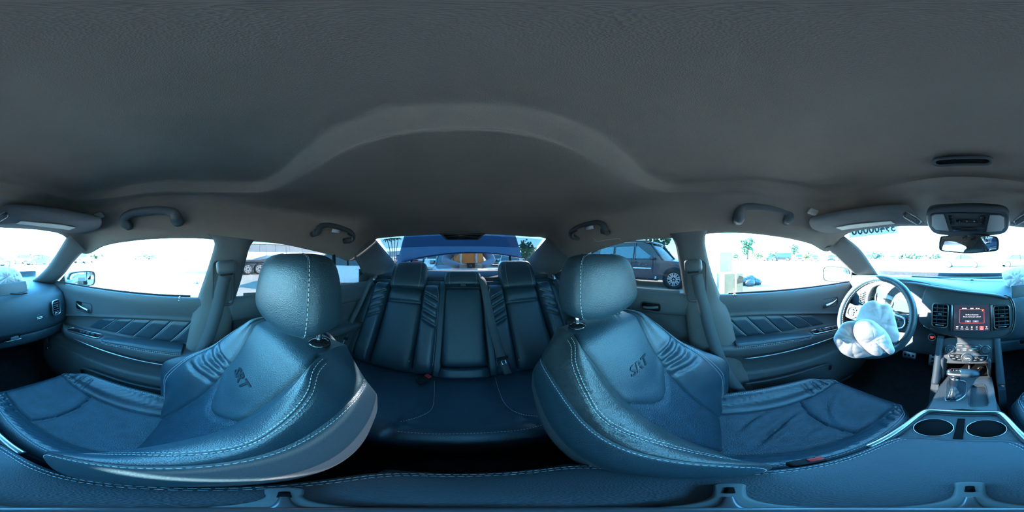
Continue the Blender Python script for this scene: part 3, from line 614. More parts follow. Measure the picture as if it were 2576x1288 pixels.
# ---------------------------------------------------------------- belts
def ribbon(P, w, th=.0014, wdir=(0, 0, 1), n=60):
    P = resamp(P, n); T = np.gradient(P, axis=0); T /= np.linalg.norm(T, axis=1, keepdims=True); W_ = np.asarray(wdir, float)
    if W_.ndim == 2: W_ = resamp(W_, n)
    else: W_ = np.tile(W_, (n, 1))
    S = W_ - T * (W_ * T).sum(1, keepdims=True); S /= np.linalg.norm(S, axis=1, keepdims=True); N = np.cross(T, S)
    G = np.stack([P - S * w / 2 + N * th, P + S * w / 2 + N * th, P + S * w / 2 - N * th, P - S * w / 2 - N * th], 1); V, F = grid(G, cc=True)
    F += [[0, 1, 2, 3], [4 * n - 1, 4 * n - 2, 4 * n - 3, 4 * n - 4]]; return V, F
def front_belt(s):
    if s > 0:
        px = [(1752,690,.682),(1762,740,.69),(1775,790,.685),(1792,850,.675),(1812,905,.665),(1835,950,.655),(1862,985,.65)]; top = ony(1744,668,.672); lab = 'front seat belt hanging from the pillar beside the driver seat'
        wd = ony(1775,700,.72) - ony(1735,706,.72); slot = [(1721,665),(1745,655),(1768,662),(1782,735)]
    else:
        px = [(566,695,-.622),(556,735,-.632),(543,790,-.635),(527,840,-.632),(510,880,-.63),(490,925,-.62),(470,965,-.61)]; top = ony(569,672,-.615); lab = 'front seat belt hanging from the pillar beside the passenger seat'
        wd = ony(545,705,-.67) - ony(590,712,-.67)
    pts = [ony(*p) for p in px]
    t = thing('front_seat_belt', lab, 'seat belt', tuple(pts[-1]), 'front seat belts')
    mk('webbing', ribbon(pts, .050, .0012, wd), WEB, t)
    ez = np.array([.15, -s, -.15]); B = basis([-s * 1.0, 0, 0], ez)
    mk('belt_guide', tr(rbox(.075, .052, .034, .014, 3), top + np.array([0, -s * .002, 0]), basis([1, 0, .08 * s], [0, -s, .1])), GLOSSB if 0 else PLASTIC2, t)
    mk('guide_slot', tr(rbox(.05, .012, .012, .004), top + np.array([0, -s * .008, -.026]), basis([1, 0, .08 * s], [0, -s, .1])), RUBBER, t)
    a = pts[-1]; mk('anchor_bracket', tr(rbox(.05, .02, .06, .008), a + [0, s * .01, -.02], basis([1, 0, 0], [0, -s, 0])), RUBBER, t)
    return t
front_belt(1); front_belt(-1)
# height-adjuster rails on the middle pillars
for s, ua, va in ((1, 1752, 710), (-1, 562, 715)):
    c = ony(ua, va, s * (.706 if s > 0 else .648)); B = basis([1, 0, .0], [0.05, -s, -.25])
    fr = mk('trim_7' if s > 0 else 'trim_8', tr(ring_prism(rrect(.088, .20, .018), rrect(.078, .19, .014), .006), c + [0, s * .004, 0], B), PLASTIC, kind='structure', label='belt height adjuster surround, ' + ('driver side' if s > 0 else 'passenger side'))
# rear belts
def rear_belt(name, pts, lab, w=.045, wd=(0, 1, .1), tongue=None):
    t = thing(name, lab, 'seat belt', tuple(pts[-1]), 'rear seat belts'); mk('webbing', ribbon(pts, w, .0012, wd), WEB, t)
    a = tongue if tongue is not None else pts[-1]
    d = pts[-2] - pts[-1]; d /= np.linalg.norm(d); B = basis(np.cross(d, RN), RN); B = np.stack([np.cross(d, RN), d, RN], 1)
    mk('tongue_cover', tr(rbox(.058, .020, .014, .005), a, B), RUBBER, t); mk('metal_tongue', tr(ring_prism(rrect(.028, .03, .005), rrect(.014, .014, .003), .003), a - d * .026, B), SATIN, t); return t, B, d, a
rear_belt('rear_seat_belt', [rp(-.66, .63, .03), rp(-.655, .55, .07), rp(-.66, .40, .085), rp(-.67, .25, .10), rp(-.665, .12, .11)], 'rear seat belt on the far passenger side of the bench', wd=(0, 1, 0))
rear_belt('rear_seat_belt', [rp(.73, .63, .03), rp(.735, .55, .07), rp(.74, .40, .085), rp(.75, .25, .10), rp(.755, .12, .11)], 'rear seat belt on the far driver side, half hidden by the front headrest', wd=(0, 1, 0))
t, B, d, a = rear_belt('rear_seat_belt', [rp(.135, .66, .03), rp(.15, .60, .075), rp(.165, .45, .085), rp(.18, .30, .09), rp(.195, .17, .095), rp(.205, .105, .10)], 'centre rear belt crossing the bench beside the folded armrest', wd=(0, 1, 0))
bk = rp(.213, .045, .095); mk('buckle', tr(rbox(.042, .085, .022, .008), bk, B), PLASTIC, t)
bz = thing('belt_buckle', 'red-buttoned seat belt buckle lying at the foot of the rear bench', 'buckle', tuple(onz(1072, 952, -.69)))
mk('buckle_body', tr(rbox(.038, .07, .022, .007), onz(1065, 955, -.695), basis([.6, .8, 0], [.2, 0, 1])), RUBBER, bz); mk('release_button', tr(rbox(.03, .022, .02, .004), onz(1077, 947, -.682), basis([.6, .8, 0], [.2, 0, 1])), RED, bz)
for y, lab in ((-.62, 'passenger side'), (.70, 'driver side')):
    rg = thing('seat_release_lever', f'small satin lever on the rear bench shoulder, {lab}', 'lever', tuple(rp(y, .60, .02)), 'bench release levers'); mk('lever', tr(rbox(.02, .045, .015, .005), rp(y, .615, .06), RB), SATIN, rg)

# ================================================================ DOORS
def front_door(s):
    b = .785 if s > 0 else .722; nm = 'door_1' if s > 0 else 'door_2'
    xs = np.linspace(-.02, 1.02, 60); zi = lambda x: -.302 - .085 * np.clip((x - .15) / .55, 0, 1.4) ** 1.6
    def rows(x):
        z_ = zi(x); k = np.clip((.86 - x) / .14, 0, 1); k = k * k * (3 - 2 * k)     # armrest fades ahead of x=.8
        y = lambda o: np.full_like(x, b - o)
        ar = lambda o: b - .012 - (o - .012) * k
        top = -.445 - .03 * np.clip((x - .45) / .4, 0, 1)
        R_ = [(b + .02 + 0 * x, -.19 + 0 * x), (y(.0), -.186 + 0 * x), (y(.012), -.19 + 0 * x), (y(.02), -.215 + 0 * x), (y(.016), -.26 + 0 * x), (y(.012), np.minimum(z_ + .02, -.275)), (y(.014), z_ + .006), (y(.010), z_), (y(-.010), z_ - .010), (y(-.012), (z_ + top) / 2 - .01), (y(-.008), top + .012), (y(.0), top), (ar(.045), top + .002), (ar(.080), top), (ar(.090), top - .012), (ar(.088), top - .035), (ar(.078), top - .06), (ar(.062), top - .075), (ar(.04), -.57 + 0 * x), (y(.03), -.60 + 0 * x), (y(.028), -.66 + 0 * x), (y(.040), -.68 + 0 * x), (y(.048), -.80 + 0 * x), (y(.05), -.92 + 0 * x), (y(.03), -1.0 + 0 * x)]
        return np.array([np.stack([x, s * yy, zz], 1) for yy, zz in R_])
    G = rows(xs); G = np.concatenate([cr(G, 3)], 0)
    edge = G[:, :1].copy(); edge[..., 1] += s * .06; edge2 = G[:, -1:].copy(); edge2[..., 1] += s * .06
    G = np.concatenate([edge, G, edge2], 1)
    lbl = 'driver door lining with diagonal-stitched insert and armrest' if s > 0 else 'front passenger door lining with diagonal-stitched insert and armrest'
    d = mk(nm, grid(G, flip=(s > 0)), PLASTIC2, kind='structure', label=lbl)
    # padded insert, cut into diagonal panels by seams
    tops = [-.04, .055, .147, .24, .335, .43, .53]
    for i in range(len(tops) - 1):
        x0, x1 = tops[i], tops[i + 1]; t = np.linspace(0, 1, 12)[:, None]; q = np.linspace(0, 1, 14)[None]
        XT = x0 + .0015 + (x1 - x0 - .003) * q; XB = XT + .10; X = XT * (1 - t) + XB * t
        ZT = zi(XT) - .013; ZB = -.436 - .03 * np.clip((XB - .45) / .4, 0, 1); Z = ZT * (1 - t) + ZB * t
        ok = X[-1].max() > .075
        X = np.clip(X, .06, 1.0); prof = (1 - (2 * q - 1) ** 8) ** .5 * (1 - (2 * t - 1) ** 10) ** .5
        Yv = b + .011 - .006 * prof
        mk('insert_panel', grid(np.stack([X, s * Yv, Z], 2), flip=(s > 0)), LEATHER, d)
    seam = MB()
    for xt in tops[1:-1]:
        P = np.array([[xt, s * (b + .0062), zi(xt) - .013], [xt + .10, s * (b + .0062), -.436]]); P = resamp(P, 10); seam.add(tube(P, .0008, 5))
    mk('insert_seams', seam.get(), THREAD, d, kind='stuff')
    # armrest pad
    rows_ = []
    for x, w, h, yo in ((.085,.012,.006,.045),(.088,.036,.013,.045),(.10,.044,.017,.044),(.20,.046,.018,.042),(.32,.040,.018,.050),(.40,.030,.017,.062),(.455,.022,.014,.068),(.475,.008,.006,.070)):
        a = np.arange(24) / 24 * 2 * PI; e_ = .55; Xc = np.sign(np.cos(a)) * np.abs(np.cos(a)) ** e_; Yc = np.sign(np.sin(a)) * np.abs(np.sin(a)) ** e_
        rows_.append(np.stack([np.full(24, x), s * (b - yo - w * Xc), -.440 - .02 * np.clip((x - .3) / .2, 0, 1) + h * Yc], 1))
    G2 = cr(np.array(rows_), 6); ap = mk('armrest_pad', grid(G2, cc=True, flip=(s < 0)), LEATHER2, d)
    idx = np.arange(4, G2.shape[0] - 3); P = G2[idx, 0]; st = MB(); st.add(stitches(P, np.tile([0, -s, 0.2], (len(P), 1)), .005, .003, .001, .001)); st.add(stitches(P - [0, 0, .006], np.tile([0, -s, 0.], (len(P), 1)), .005, .003, .001, .002))
    mk('armrest_stitching', st.get(), THREAD, ap, smooth=False, kind='stuff')
    # bright strip under the armrest
    P = resamp([(.12, s * (b - .083), -.520), (.3, s * (b - .088), -.512), (.5, s * (b - .089), -.508), (.66, s * (b - .080), -.510), (.78, s * (b - .055), -.506), (.84, s * (b - .03), -.495)], 50)
    mk('chrome_strip', tube(P, .0035, 8), SATIN, d)
    # switch plate
    sp = mk('switch_plate', tr(prism(rrect(.23, .05, .016), .006, .002), (.60, s * (b - .060), -.458), basis([1, 0, -.14], [.1, 0, 1])), GLOSSB, d)
    B = basis([1, 0, -.14], [.1, -s * .0, 1])
    mk('switch_plate_rim', tr(ring_prism(rrect(.236, .056, .018), rrect(.228, .048, .015), .007), (.60, s * (b - .060), -.458), B), SATIN, d)
    n = 4 if s > 0 else 2
    for i in range(n):
        bt = mk('window_switch', tr(rbox(.026, .017, .010, .003), np.array([.535 + (i % 2) * .034 if n == 4 else .535 + i * .034, s * (b - .060 - (.009 if i < 2 else -.009) * (n == 4)), -.441 - (.004 if i % 2 else 0)]), B), PLASTIC, sp)
    for x in ([.60, .63, .66, .69] if s > 0 else [.60, .62]):
        mk('lock_switch', tr(rbox(.014, .013, .008, .002), np.array([x, s * (b - .06), -.449 - (x - .6) * .13]), B), PLASTIC, sp); 
    V, F = text('^ ^  II  +', .012); mk('switch_symbols', tr((V, F), (.60, s * (b - .060), -.4475), basis([s * -1.0, 0, s * .14], [.1, 0, 1])), WHITEP, sp, smooth=False)
    # inside handle in its recess
    hb = ony(2089, 760, .77) if s > 0 else ony(210, 771, -.705); B = basis([-s, 0, 0], [-.05, -s, -.05]) if s > 0 else basis([1, 0, 0], [-.05, 1, -.05])
    mk('handle_bezel', tr(ring_prism(rrect(.125, .066, .018), rrect(.112, .054, .014), .006), hb + [0, s * .004, 0], B), PLASTIC, d)
    mk('handle_recess', tr(prism(rrect(.112, .054, .014), .002), hb + [0, s * .006, 0], B), VOIDM, d)
    P = resamp([hb + [.052, -s * .004, .012], hb + [.03, -s * .012, .004], hb + [0, -s * .018, -.004], hb + [-.035, -s * .02, -.010], hb + [-.05, -s * .018, -.012]], 24)
    mk('door_handle', tube(P, np.interp(np.linspace(0, 1, 24), [0, .3, .8, 1], [.004, .008, .012, .010]), 12, sec=[(math.cos(a) * 1.0, math.sin(a) * .6) for a in np.arange(12) / 12 * 2 * PI]), SATIN, d)
    lp = ony(1848, 742, .775) if s > 0 else ony(452, 756, -.712)
    mk('lock_pin', tr(lathe([(0, 0), (.009, 0), (.009, .003), (.004, .005), (.004, .018), (.002, .021), (0, .021)], 14), lp), SATIN, d)
    # map pocket
    P = np.array([[.62, s * (b - .052), -.80], [.60, s * (b - .075), -.73], [.50, s * (b - .085), -.70], [.30, s * (b - .088), -.70], [.12, s * (b - .085), -.71]]); mk('map_pocket_lip', tube(resamp(P, 30), .008, 8), PLASTIC, d)
    # quarter (sail) panel at the mirror
    a, bq, c = (side(2141, 683, 1), side(2141, 718, 1), side(2178, 720, 1)) if s > 0 else (side(164, 690, -1), side(164, 730, -1), side(128, 730, -1))
    o = np.array([0, s * .006, 0]); V = np.array([a, bq, c, a + o, bq + o, c + o]); mk('mirror_sail_panel', (V, [[0, 1, 2], [3, 5, 4], [0, 3, 4, 1], [1, 4, 5, 2], [2, 5, 3, 0]]), PLASTIC2, d, smooth=False)
    mk('sail_edge_strip', tube([a + [0, -s * .002, .003], bq + [0, -s * .002, 0]], .003, 6), SATIN, d)
    # window felt strip
    P = np.array([[.06, s * (b + .004), -.184], [.5, s * (b + .004), -.184], [1.0, s * (b + .004), -.184]]); mk('window_seal', tube(resamp(P, 12), .006, 8), RUBBER, d)
    return d
front_door(1); front_door(-1)
def rear_door(s):
    b = .785 if s > 0 else .722; xs = np.linspace(-1.15, -.10, 40)
    zb = -.19 - .02 * np.clip((-xs - .4) / .6, 0, 1); yb = b - .05 * np.clip((-xs - .6) / .5, 0, 1)
    R_ = [(.02, 0), (0, .004), (-.012, 0), (-.022, -.02), (-.022, -.09), (-.01, -.115), (.005, -.125), (.004, -.24), (-.04, -.26), (-.07, -.27), (-.075, -.30), (-.05, -.34), (-.04, -.5), (-.04, -.8)]
    G = np.array([np.stack([xs, s * (yb + o), zb + z], 1) for o, z in R_]); G = cr(G, 3)
    edge2 = G[:, -1:].copy(); edge2[..., 1] += s * .06; G = np.concatenate([G, edge2], 1)
    d = mk('door_3' if s > 0 else 'door_4', grid(G, flip=(s > 0)), PLASTIC2, kind='structure', label='rear door lining on the ' + ('driver' if s > 0 else 'passenger') + ' side')
    mk('belt_strip', tube(resamp(np.stack([xs, s * (yb + .004), zb + .006], 1)[::4], 30), .011, 8), mat('grey_felt', (.12, .12, .12), .95, bump=[('noise', 300, .6)]), d)
    mk('handle_recess', tr(prism(rrect(.10, .04, .012), .003), (-.32, s * (b - .024), -.265), basis([-s, 0, 0], [0, -s, 0])), VOIDM, d)
    mk('handle_bezel', tr(ring_prism(rrect(.112, .052, .016), rrect(.10, .04, .012), .006), (-.32, s * (b - .020), -.265), basis([-s, 0, 0], [0, -s, 0])), PLASTIC, d)
    P = resamp([(-.28, s * (b - .028), -.262), (-.32, s * (b - .036), -.268), (-.36, s * (b - .036), -.27)], 12); mk('door_handle', tube(P, .007, 10), PLASTIC2, d)
    # slim divider bar of the rear window
    if s < 0: mk('window_divider', tube([side(838, 642, -1) + [0, .004, 0], side(841, 712, -1) + [0, .004, 0]], .010, 8), RUBBER, d)
    else: mk('window_divider', tube([side(1468, 640, 1) + [0, -.004, 0], side(1455, 720, 1) + [0, -.004, 0]], .010, 8), RUBBER, d)
rear_door(1); rear_door(-1)

# ================================================================ GRAB HANDLES
def grab(pts, lab, r=.011, rear=False, s=1):
    P = np.array([ony(*p) for p in pts]); c = P.mean(0); t = thing('grab_handle', lab, 'grab handle', tuple(c), 'roof grab handles')
    Q = resamp(P, 50); k = np.linspace(0, 1, 50); o = np.sin(k * PI) ** .5; Q[:, 1] -= s * .022 * o; Q[:, 2] -= .012 * o
    Q[0, 1] += s * .03; Q[-1, 1] += s * .03
    mk('grip', tube(Q, np.interp(k, [0, .08, .2, .8, .92, 1], [1.25, 1.2, .9, .9, 1.2, 1.25]) * r, 14, sec=[(math.cos(a) * 1.0, math.sin(a) * 1.25) for a in np.arange(14) / 14 * 2 * PI]), PLASTIC2 if not rear else PLASTIC, t)
    for e_ in (Q[1], Q[-2]): mk('end_mount', tr(rbox(.035, .022, .024, .009, 3), e_ + [0, s * .012, .004], basis([1, 0, 0], [0, -s * .3, -1])), PLASTIC2 if not rear else PLASTIC, t)
    if rear:
        q = Q[18]; hk = Q[38 if s < 0 else 12] + [0, s * .004, -.012]
        mk('white_label', tr(rbox(.055, .018, .002, 0), (Q[20] + Q[30]) / 2 + [0, s * .035, -.012], basis([-s * 1.0, 0, 0], [0, -s * 1, -.35])), WHITEP, t)
        mk('coat_hook', tube(resamp([hk + [0, s * .02, .006], hk + [0, -s * .002, -.004], hk + [0, -s * .010, -.018], hk + [0, -s * .006, -.03], hk + [.0, s * .008, -.032]], 20), .004, 8), GUN, t)
    return t
grab([(1859,552,.60),(1862,528,.60),(1878,517,.60),(1915,517,.60),(1950,521,.60),(1978,532,.60),(1985,555,.60)], 'grab handle in the roof above the driver window', r=.014, s=1)
grab([(315,566,-.565),(318,545,-.565),(338,532,-.565),(378,526,-.565),(412,526,-.565),(438,534,-.565),(446,555,-.565)], 'grab handle in the roof above the front passenger window', r=.014, s=-1)
grab([(1444,600,.58),(1440,582,.58),(1460,567,.58),(1488,558,.58),(1512,556,.58),(1524,568,.58),(1518,584,.58)], 'black grab handle with hook above the rear window, driver side', .010, True, 1)
grab([(797,588,-.55),(800,568,-.55),(820,562,-.55),(848,568,-.55),(876,580,-.55),(884,594,-.55),(876,606,-.55)][::1], 'black grab handle with hook above the rear window, passenger side', .010, True, -1)
# ================================================================ DASHBOARD
dash = thing('dashboard', 'blue-black dashboard with white gauges, centre screen, round-cornered vents and open airbag hatch', 'dashboard', (.95, .03, -.6))
ss = lambda t: np.clip(t, 0, 1) ** 2 * (3 - 2 * np.clip(t, 0, 1))
ys = np.linspace(-.76, .82, 80)
PR = np.array([(1.40,-.20),(1.25,-.18),(1.05,-.172),(.94,-.178),(.86,-.195),(.815,-.215),(.785,-.25),(.765,-.31),(.762,-.38),(.772,-.44),(.79,-.463),(.785,-.475),(.79,-.51),(.81,-.545),(.86,-.575),(.98,-.60),(1.3,-.62)])
DR = np.array([(1.40,-.18),(1.25,-.165),(1.05,-.148),(.94,-.135),(.84,-.122),(.80,-.124),(.79,-.140),(.795,-.25),(.80,-.38),(.79,-.43),(.785,-.45),(.775,-.475),(.77,-.52),(.79,-.57),(.86,-.60),(.98,-.62),(1.3,-.64)])
rows = []
for y in ys:
    k = ss((y + .24) / .60); r = PR * (1 - k) + DR * k; e_ = (abs(y - .03) / .76) ** 6 * .05
    r = r.copy(); r[:, 0] += e_; r[:, 1] -= .012 * ss((abs(y - .03) - .55) / .2) * (np.arange(len(r)) < 6); rows.append(np.stack([r[:, 0], np.full(len(r), y), r[:, 1]], 1))
G = np.array(rows).transpose(1, 0, 2); G = cr(G, 5); mk('dash_skin', grid(G), SOFTDASH, dash)
# seam of the glovebox and its latch
P = resamp([onx(0,851,.757), onx(40,845,.765), onx(85,833,.78), onx(110,826,.79)], 30); mk('glovebox_seam', tube(P, .0018, 6), VOIDM, dash)
DB = basis((0, -1, 0), (-1, 0, .22)); DO = np.array([.757, .0, -.30])
gl = basis((.25, -1, 0), (-1, -.25, .1))
gp = onx(20, 850, .765); mk('glovebox_latch_recess', tr(prism(rrect(.15, .026, .010), .004), gp + [-.006, 0, 0], gl), VOIDM, dash); mk('glovebox_latch', tr(prism(rrect(.05, .018, .006), .006, .002), gp + [-.012, -.03, .0], gl), PLASTIC2, dash)
P = resamp([gp + [-.012, .072, -.010], gp + [-.012, 0, -.016], gp + [-.012, -.072, -.012]], 12); mk('latch_edge', tube(P, .002, 6), SATIN, dash)
# passenger badge
bp_ = onx(101, 797, .772) ; bB = basis((.12, -1, 0.0), (-1, -.12, .08))
mk('badge_plate', tr(ring_prism(rrect(.040, .011, .002), rrect(.036, .007, .001), .002), bp_ + [-.010, .01, 0], bB), CHROME, dash); mk('badge_lettering', tr(text('SRT', .016, .3, .0006), bp_ + [-.012, -.022, .002], bB), CHROME, dash, smooth=False)
# vents
def vent(o, B, w, h, nm, n=5, r=.016, vert=False):
    v = mk(nm, tr(ring_prism(rrect(w, h, r), rrect(w - .010, h - .010, r * .75), .009), o, B), SATIN if nm != 'centre_vent' else GUN, dash)
    mk('vent_cavity', tr(prism(rrect(w - .008, h - .008, r * .75), .001), o, B), VOIDM, v)
    for i in range(n):
        yy = (i - (n - 1) / 2) * (h - .030) / (n - 1) + .008
        mk('vent_slat', tr(rbox(w - .016, .0045, .010, .0015), o + B @ np.array([0, yy, .004]), basis(B[:, 0], B[:, 2] + .5 * B[:, 1])), PLASTIC, v)
    for xx in (-w * .18, w * .18): mk('vent_vane', tr(rbox(.002, h - .03, .004, .0005), o + B @ np.array([xx, .008, .0025]), B), PLASTIC, v)
    mk('vent_thumb_tab', tr(rbox(.018, .008, .010, .003), o + B @ np.array([0, .008, .010]), B), PLASTIC2, v)
    mk('vent_wheel', tr(rbox(w * .5, .007, .008, .003), o + B @ np.array([0, -h / 2 + .014, .005]), B), SATIN, v); return v
# centre fascia (bezel)
bez = [(2338,716),(2380,722),(2420,727),(2470,734),(2510,739),(2535,745),(2547,757),(2552,775),(2553,800),(2549,825),(2538,840),(2515,849),(2480,852),(2440,850),(2400,845),(2360,835),(2330,822),(2312,805),(2316,780),(2322,745)]
bz2 = smooth2(pl2(bez, DO, DB), 4)
VC = [pl2([(2366,793)], DO, DB)[0], pl2([(2519,797)], DO, DB)[0]]
mk('centre_fascia', tr(prism(bz2, .020, .006, 3), DO - DB[:, 2] * .012, DB), PLASTIC, dash)
P = np.array([DO + DB @ np.array([x, y, .010]) for x, y in bz2]); mk('fascia_rim', tube(P[18:66], .0028, 8), GUN, dash)
P2 = P * 1.0; c2 = P.mean(0); P2 = c2 + (P - c2) * .955 + DB[:, 2] * .001; mk('fascia_inner_rim', tube(P2[20:64], .0016, 6), GUN, dash)
for c in VC: vent(DO + DB @ np.array([c[0], c[1], .009]), DB, .080, .125, 'centre_vent', 6, .018)
# screen
sc = pl2([(2401,766),(2489,767),(2492,832),(2396,829)], DO, DB); scc = np.mean(sc, 0); SO = DO + DB @ np.array([scc[0], scc[1], .0085]); sw, sh = .166, .132
scr = mk('touch_screen', tr(prism(rrect(sw, sh, .006), .003, .001), SO, DB), mat('screen_glass', (.012, .014, .02), .15, spec=.5, emit=(.014, .018, .03, 1.0)), dash)
UIW = mat('screen_white_pixels', (.8, .8, .8), .5, emit=(1, 1, 1, .95)); UIR = mat('screen_red_pixels', (.6, .05, .05), .5, emit=(1, .10, .10, .9)); UIG = mat('screen_grey_button', (.1, .1, .1), .5, emit=(.09, .10, .12, 1)); UIO = mat('screen_orange_pixels', (.8, .4, .1), .5, emit=(1, .35, .05, .9))
def ui(nm, vf, x, y, m, z=.0032): return mk(nm, tr(vf, SO + DB @ np.array([x, y, z]), DB), m, scr, smooth=False)
ui('dialog_frame', ring_prism(rrect(.113, .070, .001), rrect(.1105, .0675, .001), .0003), .001, .010, UIR)
ui('dialog_text', text('No Phone Connected', .0066, bold=.0001), .001, .0175, UIW); ui('dialog_text', text('Do you want to pair a phone?', .0066, bold=.0001), .001, .0075, UIW)
for x, s_ in ((-.017, 'Yes'), (.018, 'No')): ui('dialog_button', prism(rrect(.027, .0105, .001), .0002), x, -.015, UIG); ui('dialog_text', text(s_, .0062, bold=.0001), x, -.015, UIW, .0035)
ui('close_cross', text('X', .008, bold=.0004), .050, .038, UIO)
ui('status_text', text('87.90 FM', .0056, bold=.0002), -.034, .0485, UIW); ui('status_text', text('10:34', .0070, bold=.0002), .0, .0485, UIW); ui('status_text', text('75° out', .0056, bold=.0002), .027, .0485, UIW)
for i, (s_, ic) in enumerate((('Radio', '100'), ('Climate', '72'), ('Controls', 'A'), ('Apps', 'O'), ('Nav', 'N'), ('Phone', 'i'), ('Settings', 'O'))):
    x = -.066 + i * .0222
    if s_ == 'Phone': ui('active_tab', prism(rrect(.018, .019, .001), .0002), x, -.049, UIR)
    ui('tab_icon', text(ic, .0072, bold=.0005) if ic not in 'O' else ring_prism(circ(0, 0, .0034, 16), circ(0, 0, .0015, 16), .0003), x, -.044, UIW, .0035); ui('tab_text', text(s_, .0044, bold=.0001), x, -.0545, UIW, .0035)
for sx_ in (-1, 1): mk('screen_side_trim', tr(rbox(.010, .135, .010, .004), SO + DB @ np.array([sx_ * (sw / 2 + .009), 0, .003]), DB), GUN, dash)
# side vents
vent(onx(140, 773, .766), basis((.20, -1, 0), (-1, -.20, .12)), .070, .096, 'side_vent', 6, .02)
vent(onx(2173, 747, .80), basis((-.35, -1, 0), (-1, .35, .2)), .075, .09, 'side_vent', 6, .018)
# instrument cluster
CB = basis((0, -1, 0), (-1, -.12, .32)); hood_c = np.array([.80, .375, -.235])
hp = smooth2([(-.195,-.06),(-.19,.03),(-.15,.066),(-.09,.074),(-.03,.062),(.03,.062),(.10,.074),(.16,.055),(.19,.0),(.175,-.07),(.09,-.095),(-.09,-.095)], 5)
mk('cluster_surround', tr(ring_prism(hp, [(x * .93, y * .90) for x, y in hp], .05), hood_c - CB[:, 2] * .03, CB), PLASTIC2, dash); mk('cluster_back', tr(prism([(x * .94, y * .92) for x, y in hp], .002), hood_c - CB[:, 2] * .028, CB), PLASTIC, dash)
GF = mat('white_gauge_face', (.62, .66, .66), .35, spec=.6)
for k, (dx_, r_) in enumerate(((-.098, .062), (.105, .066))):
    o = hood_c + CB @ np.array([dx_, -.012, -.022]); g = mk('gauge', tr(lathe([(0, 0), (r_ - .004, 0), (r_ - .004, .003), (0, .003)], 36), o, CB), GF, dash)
    mk('gauge_ring', tr(ring_prism(circ(0, 0, r_, 40), circ(0, 0, r_ - .005, 40), .014), o, CB), CHROME, g); tk = MB()
    for a in np.linspace(-40, 220, 27): a = math.radians(a); L = .010 if int(round(math.degrees(a) / 10)) % 2 == 0 else .006; tk.add(tr(rbox(.0016, L, .0006, 0), o + CB @ np.array([math.cos(a) * (r_ - .011), math.sin(a) * (r_ - .011), .0034]), CB @ np.array([[math.cos(a - PI / 2), -math.sin(a - PI / 2), 0], [math.sin(a - PI / 2), math.cos(a - PI / 2), 0], [0, 0, 1]])))
    mk('gauge_ticks', tk.get(), VOIDM, g, smooth=False, kind='stuff')
    for i in range(0, 8): a = math.radians(215 - i * 35); mk('gauge_number', tr(text(str(i * (1 if k == 0 else 20)), .009), o + CB @ np.array([math.cos(a) * (r_ - .022), math.sin(a) * (r_ - .022), .0034]), CB), VOIDM, g, smooth=False)
    a = math.radians(130 if k == 0 else 215); mk('gauge_needle', tr(prism([(-.003, -.008), (.003, -.008), (.001, r_ - .014), (-.001, r_ - .014)], .002), o + CB @ np.array([0, 0, .006]), CB @ np.array([[math.cos(a - PI / 2), -math.sin(a - PI / 2), 0], [math.sin(a - PI / 2), math.cos(a - PI / 2), 0], [0, 0, 1]])), RED, g, smooth=False)
    mk('gauge_hub', tr(lathe([(0, 0), (.009, 0), (.008, .006), (0, .007)], 18), o + CB @ np.array([0, 0, .004]), CB), GLOSSB, g)
mk('cluster_display', tr(prism(rrect(.085, .085, .008), .003), hood_c + CB @ np.array([.003, -.010, -.024]), CB), mat('cluster_screen', (.2, .22, .22), .2, emit=(.6, .65, .65, .6)), dash)
mk('cluster_lens', tr(prism([(x * .92, y * .88) for x, y in hp], .001), hood_c + CB[:, 2] * .004, CB), glass('cluster_lens_glass', (.9, .93, .93), .06), dash)
# brow that crosses the dash above the fascia, left bezel panel
P = resamp([onx(2190,712,.82), onx(2240,708,.81), onx(2300,713,.79), onx(2350,722,.775), onx(2420,733,.765), onx(2500,742,.76), onx(2535,750,.762)], 60)
mk('dash_brow', tube(P, .010, 10, sec=[(math.cos(a) * .7, math.sin(a) * 1.3) for a in np.arange(10) / 10 * 2 * PI]), SOFTDASH, dash)
# start button
so = onx(2345, 848, .768); sb = mk('start_button', tr(lathe([(0, 0), (.016, 0), (.016, .006), (.014, .008), (0, .008)], 24), so, DB), mat('button_red_black', (.10, .01, .012), .3), dash)
mk('start_button_ring', tr(ring_prism(circ(0, 0, .0205, 32), circ(0, 0, .0165, 32), .007), so, DB), SATIN, sb); mk('button_lettering', tr(text('START', .0055, bold=.0002), so + DB @ np.array([0, .003, .0085]), DB), UIR, sb, smooth=False); mk('button_lettering', tr(text('STOP', .0055, bold=.0002), so + DB @ np.array([0, -.004, .0085]), DB), UIR, sb, smooth=False)
mk('button_lamp', tr(rbox(.004, .002, .001, 0), so + DB @ np.array([.010, .004, .009]), DB), UIO, sb)
# centre stack
S2 = basis((0, -1, 0), (-1, 0, .42)); SO2 = np.array([.71, .0, -.475])
st_o = pl2([(2366,858),(2385,850),(2425,848),(2488,851),(2505,858),(2512,880),(2507,905),(2498,912),(2430,914),(2372,912),(2358,903),(2362,880)], SO2, S2)
mk('stack_panel', tr(prism(smooth2(st_o, 3), .03, .004), SO2 - S2[:, 2] * .022, S2), PLASTIC2, dash)
def s2(u, v, d=.008): q = pl2([(u, v)], SO2, S2)[0]; return SO2 + S2 @ np.array([q[0], q[1], d])
rad = pl2([(2401,870),(2409,863),(2462,865),(2474,873),(2470,880),(2469,888),(2404,885),(2404,877)], SO2, S2)
mk('radio_button_block', tr(prism(rad, .004, .001), SO2 + S2[:, 2] * .008, S2), PLASTIC, dash); 
P = np.array([SO2 + S2 @ np.array([x, y, .0115]) for x, y in rad]); mk('radio_block_rim', tube(P[[0, 1, 2, 3]], .0014, 6), SATIN, dash)
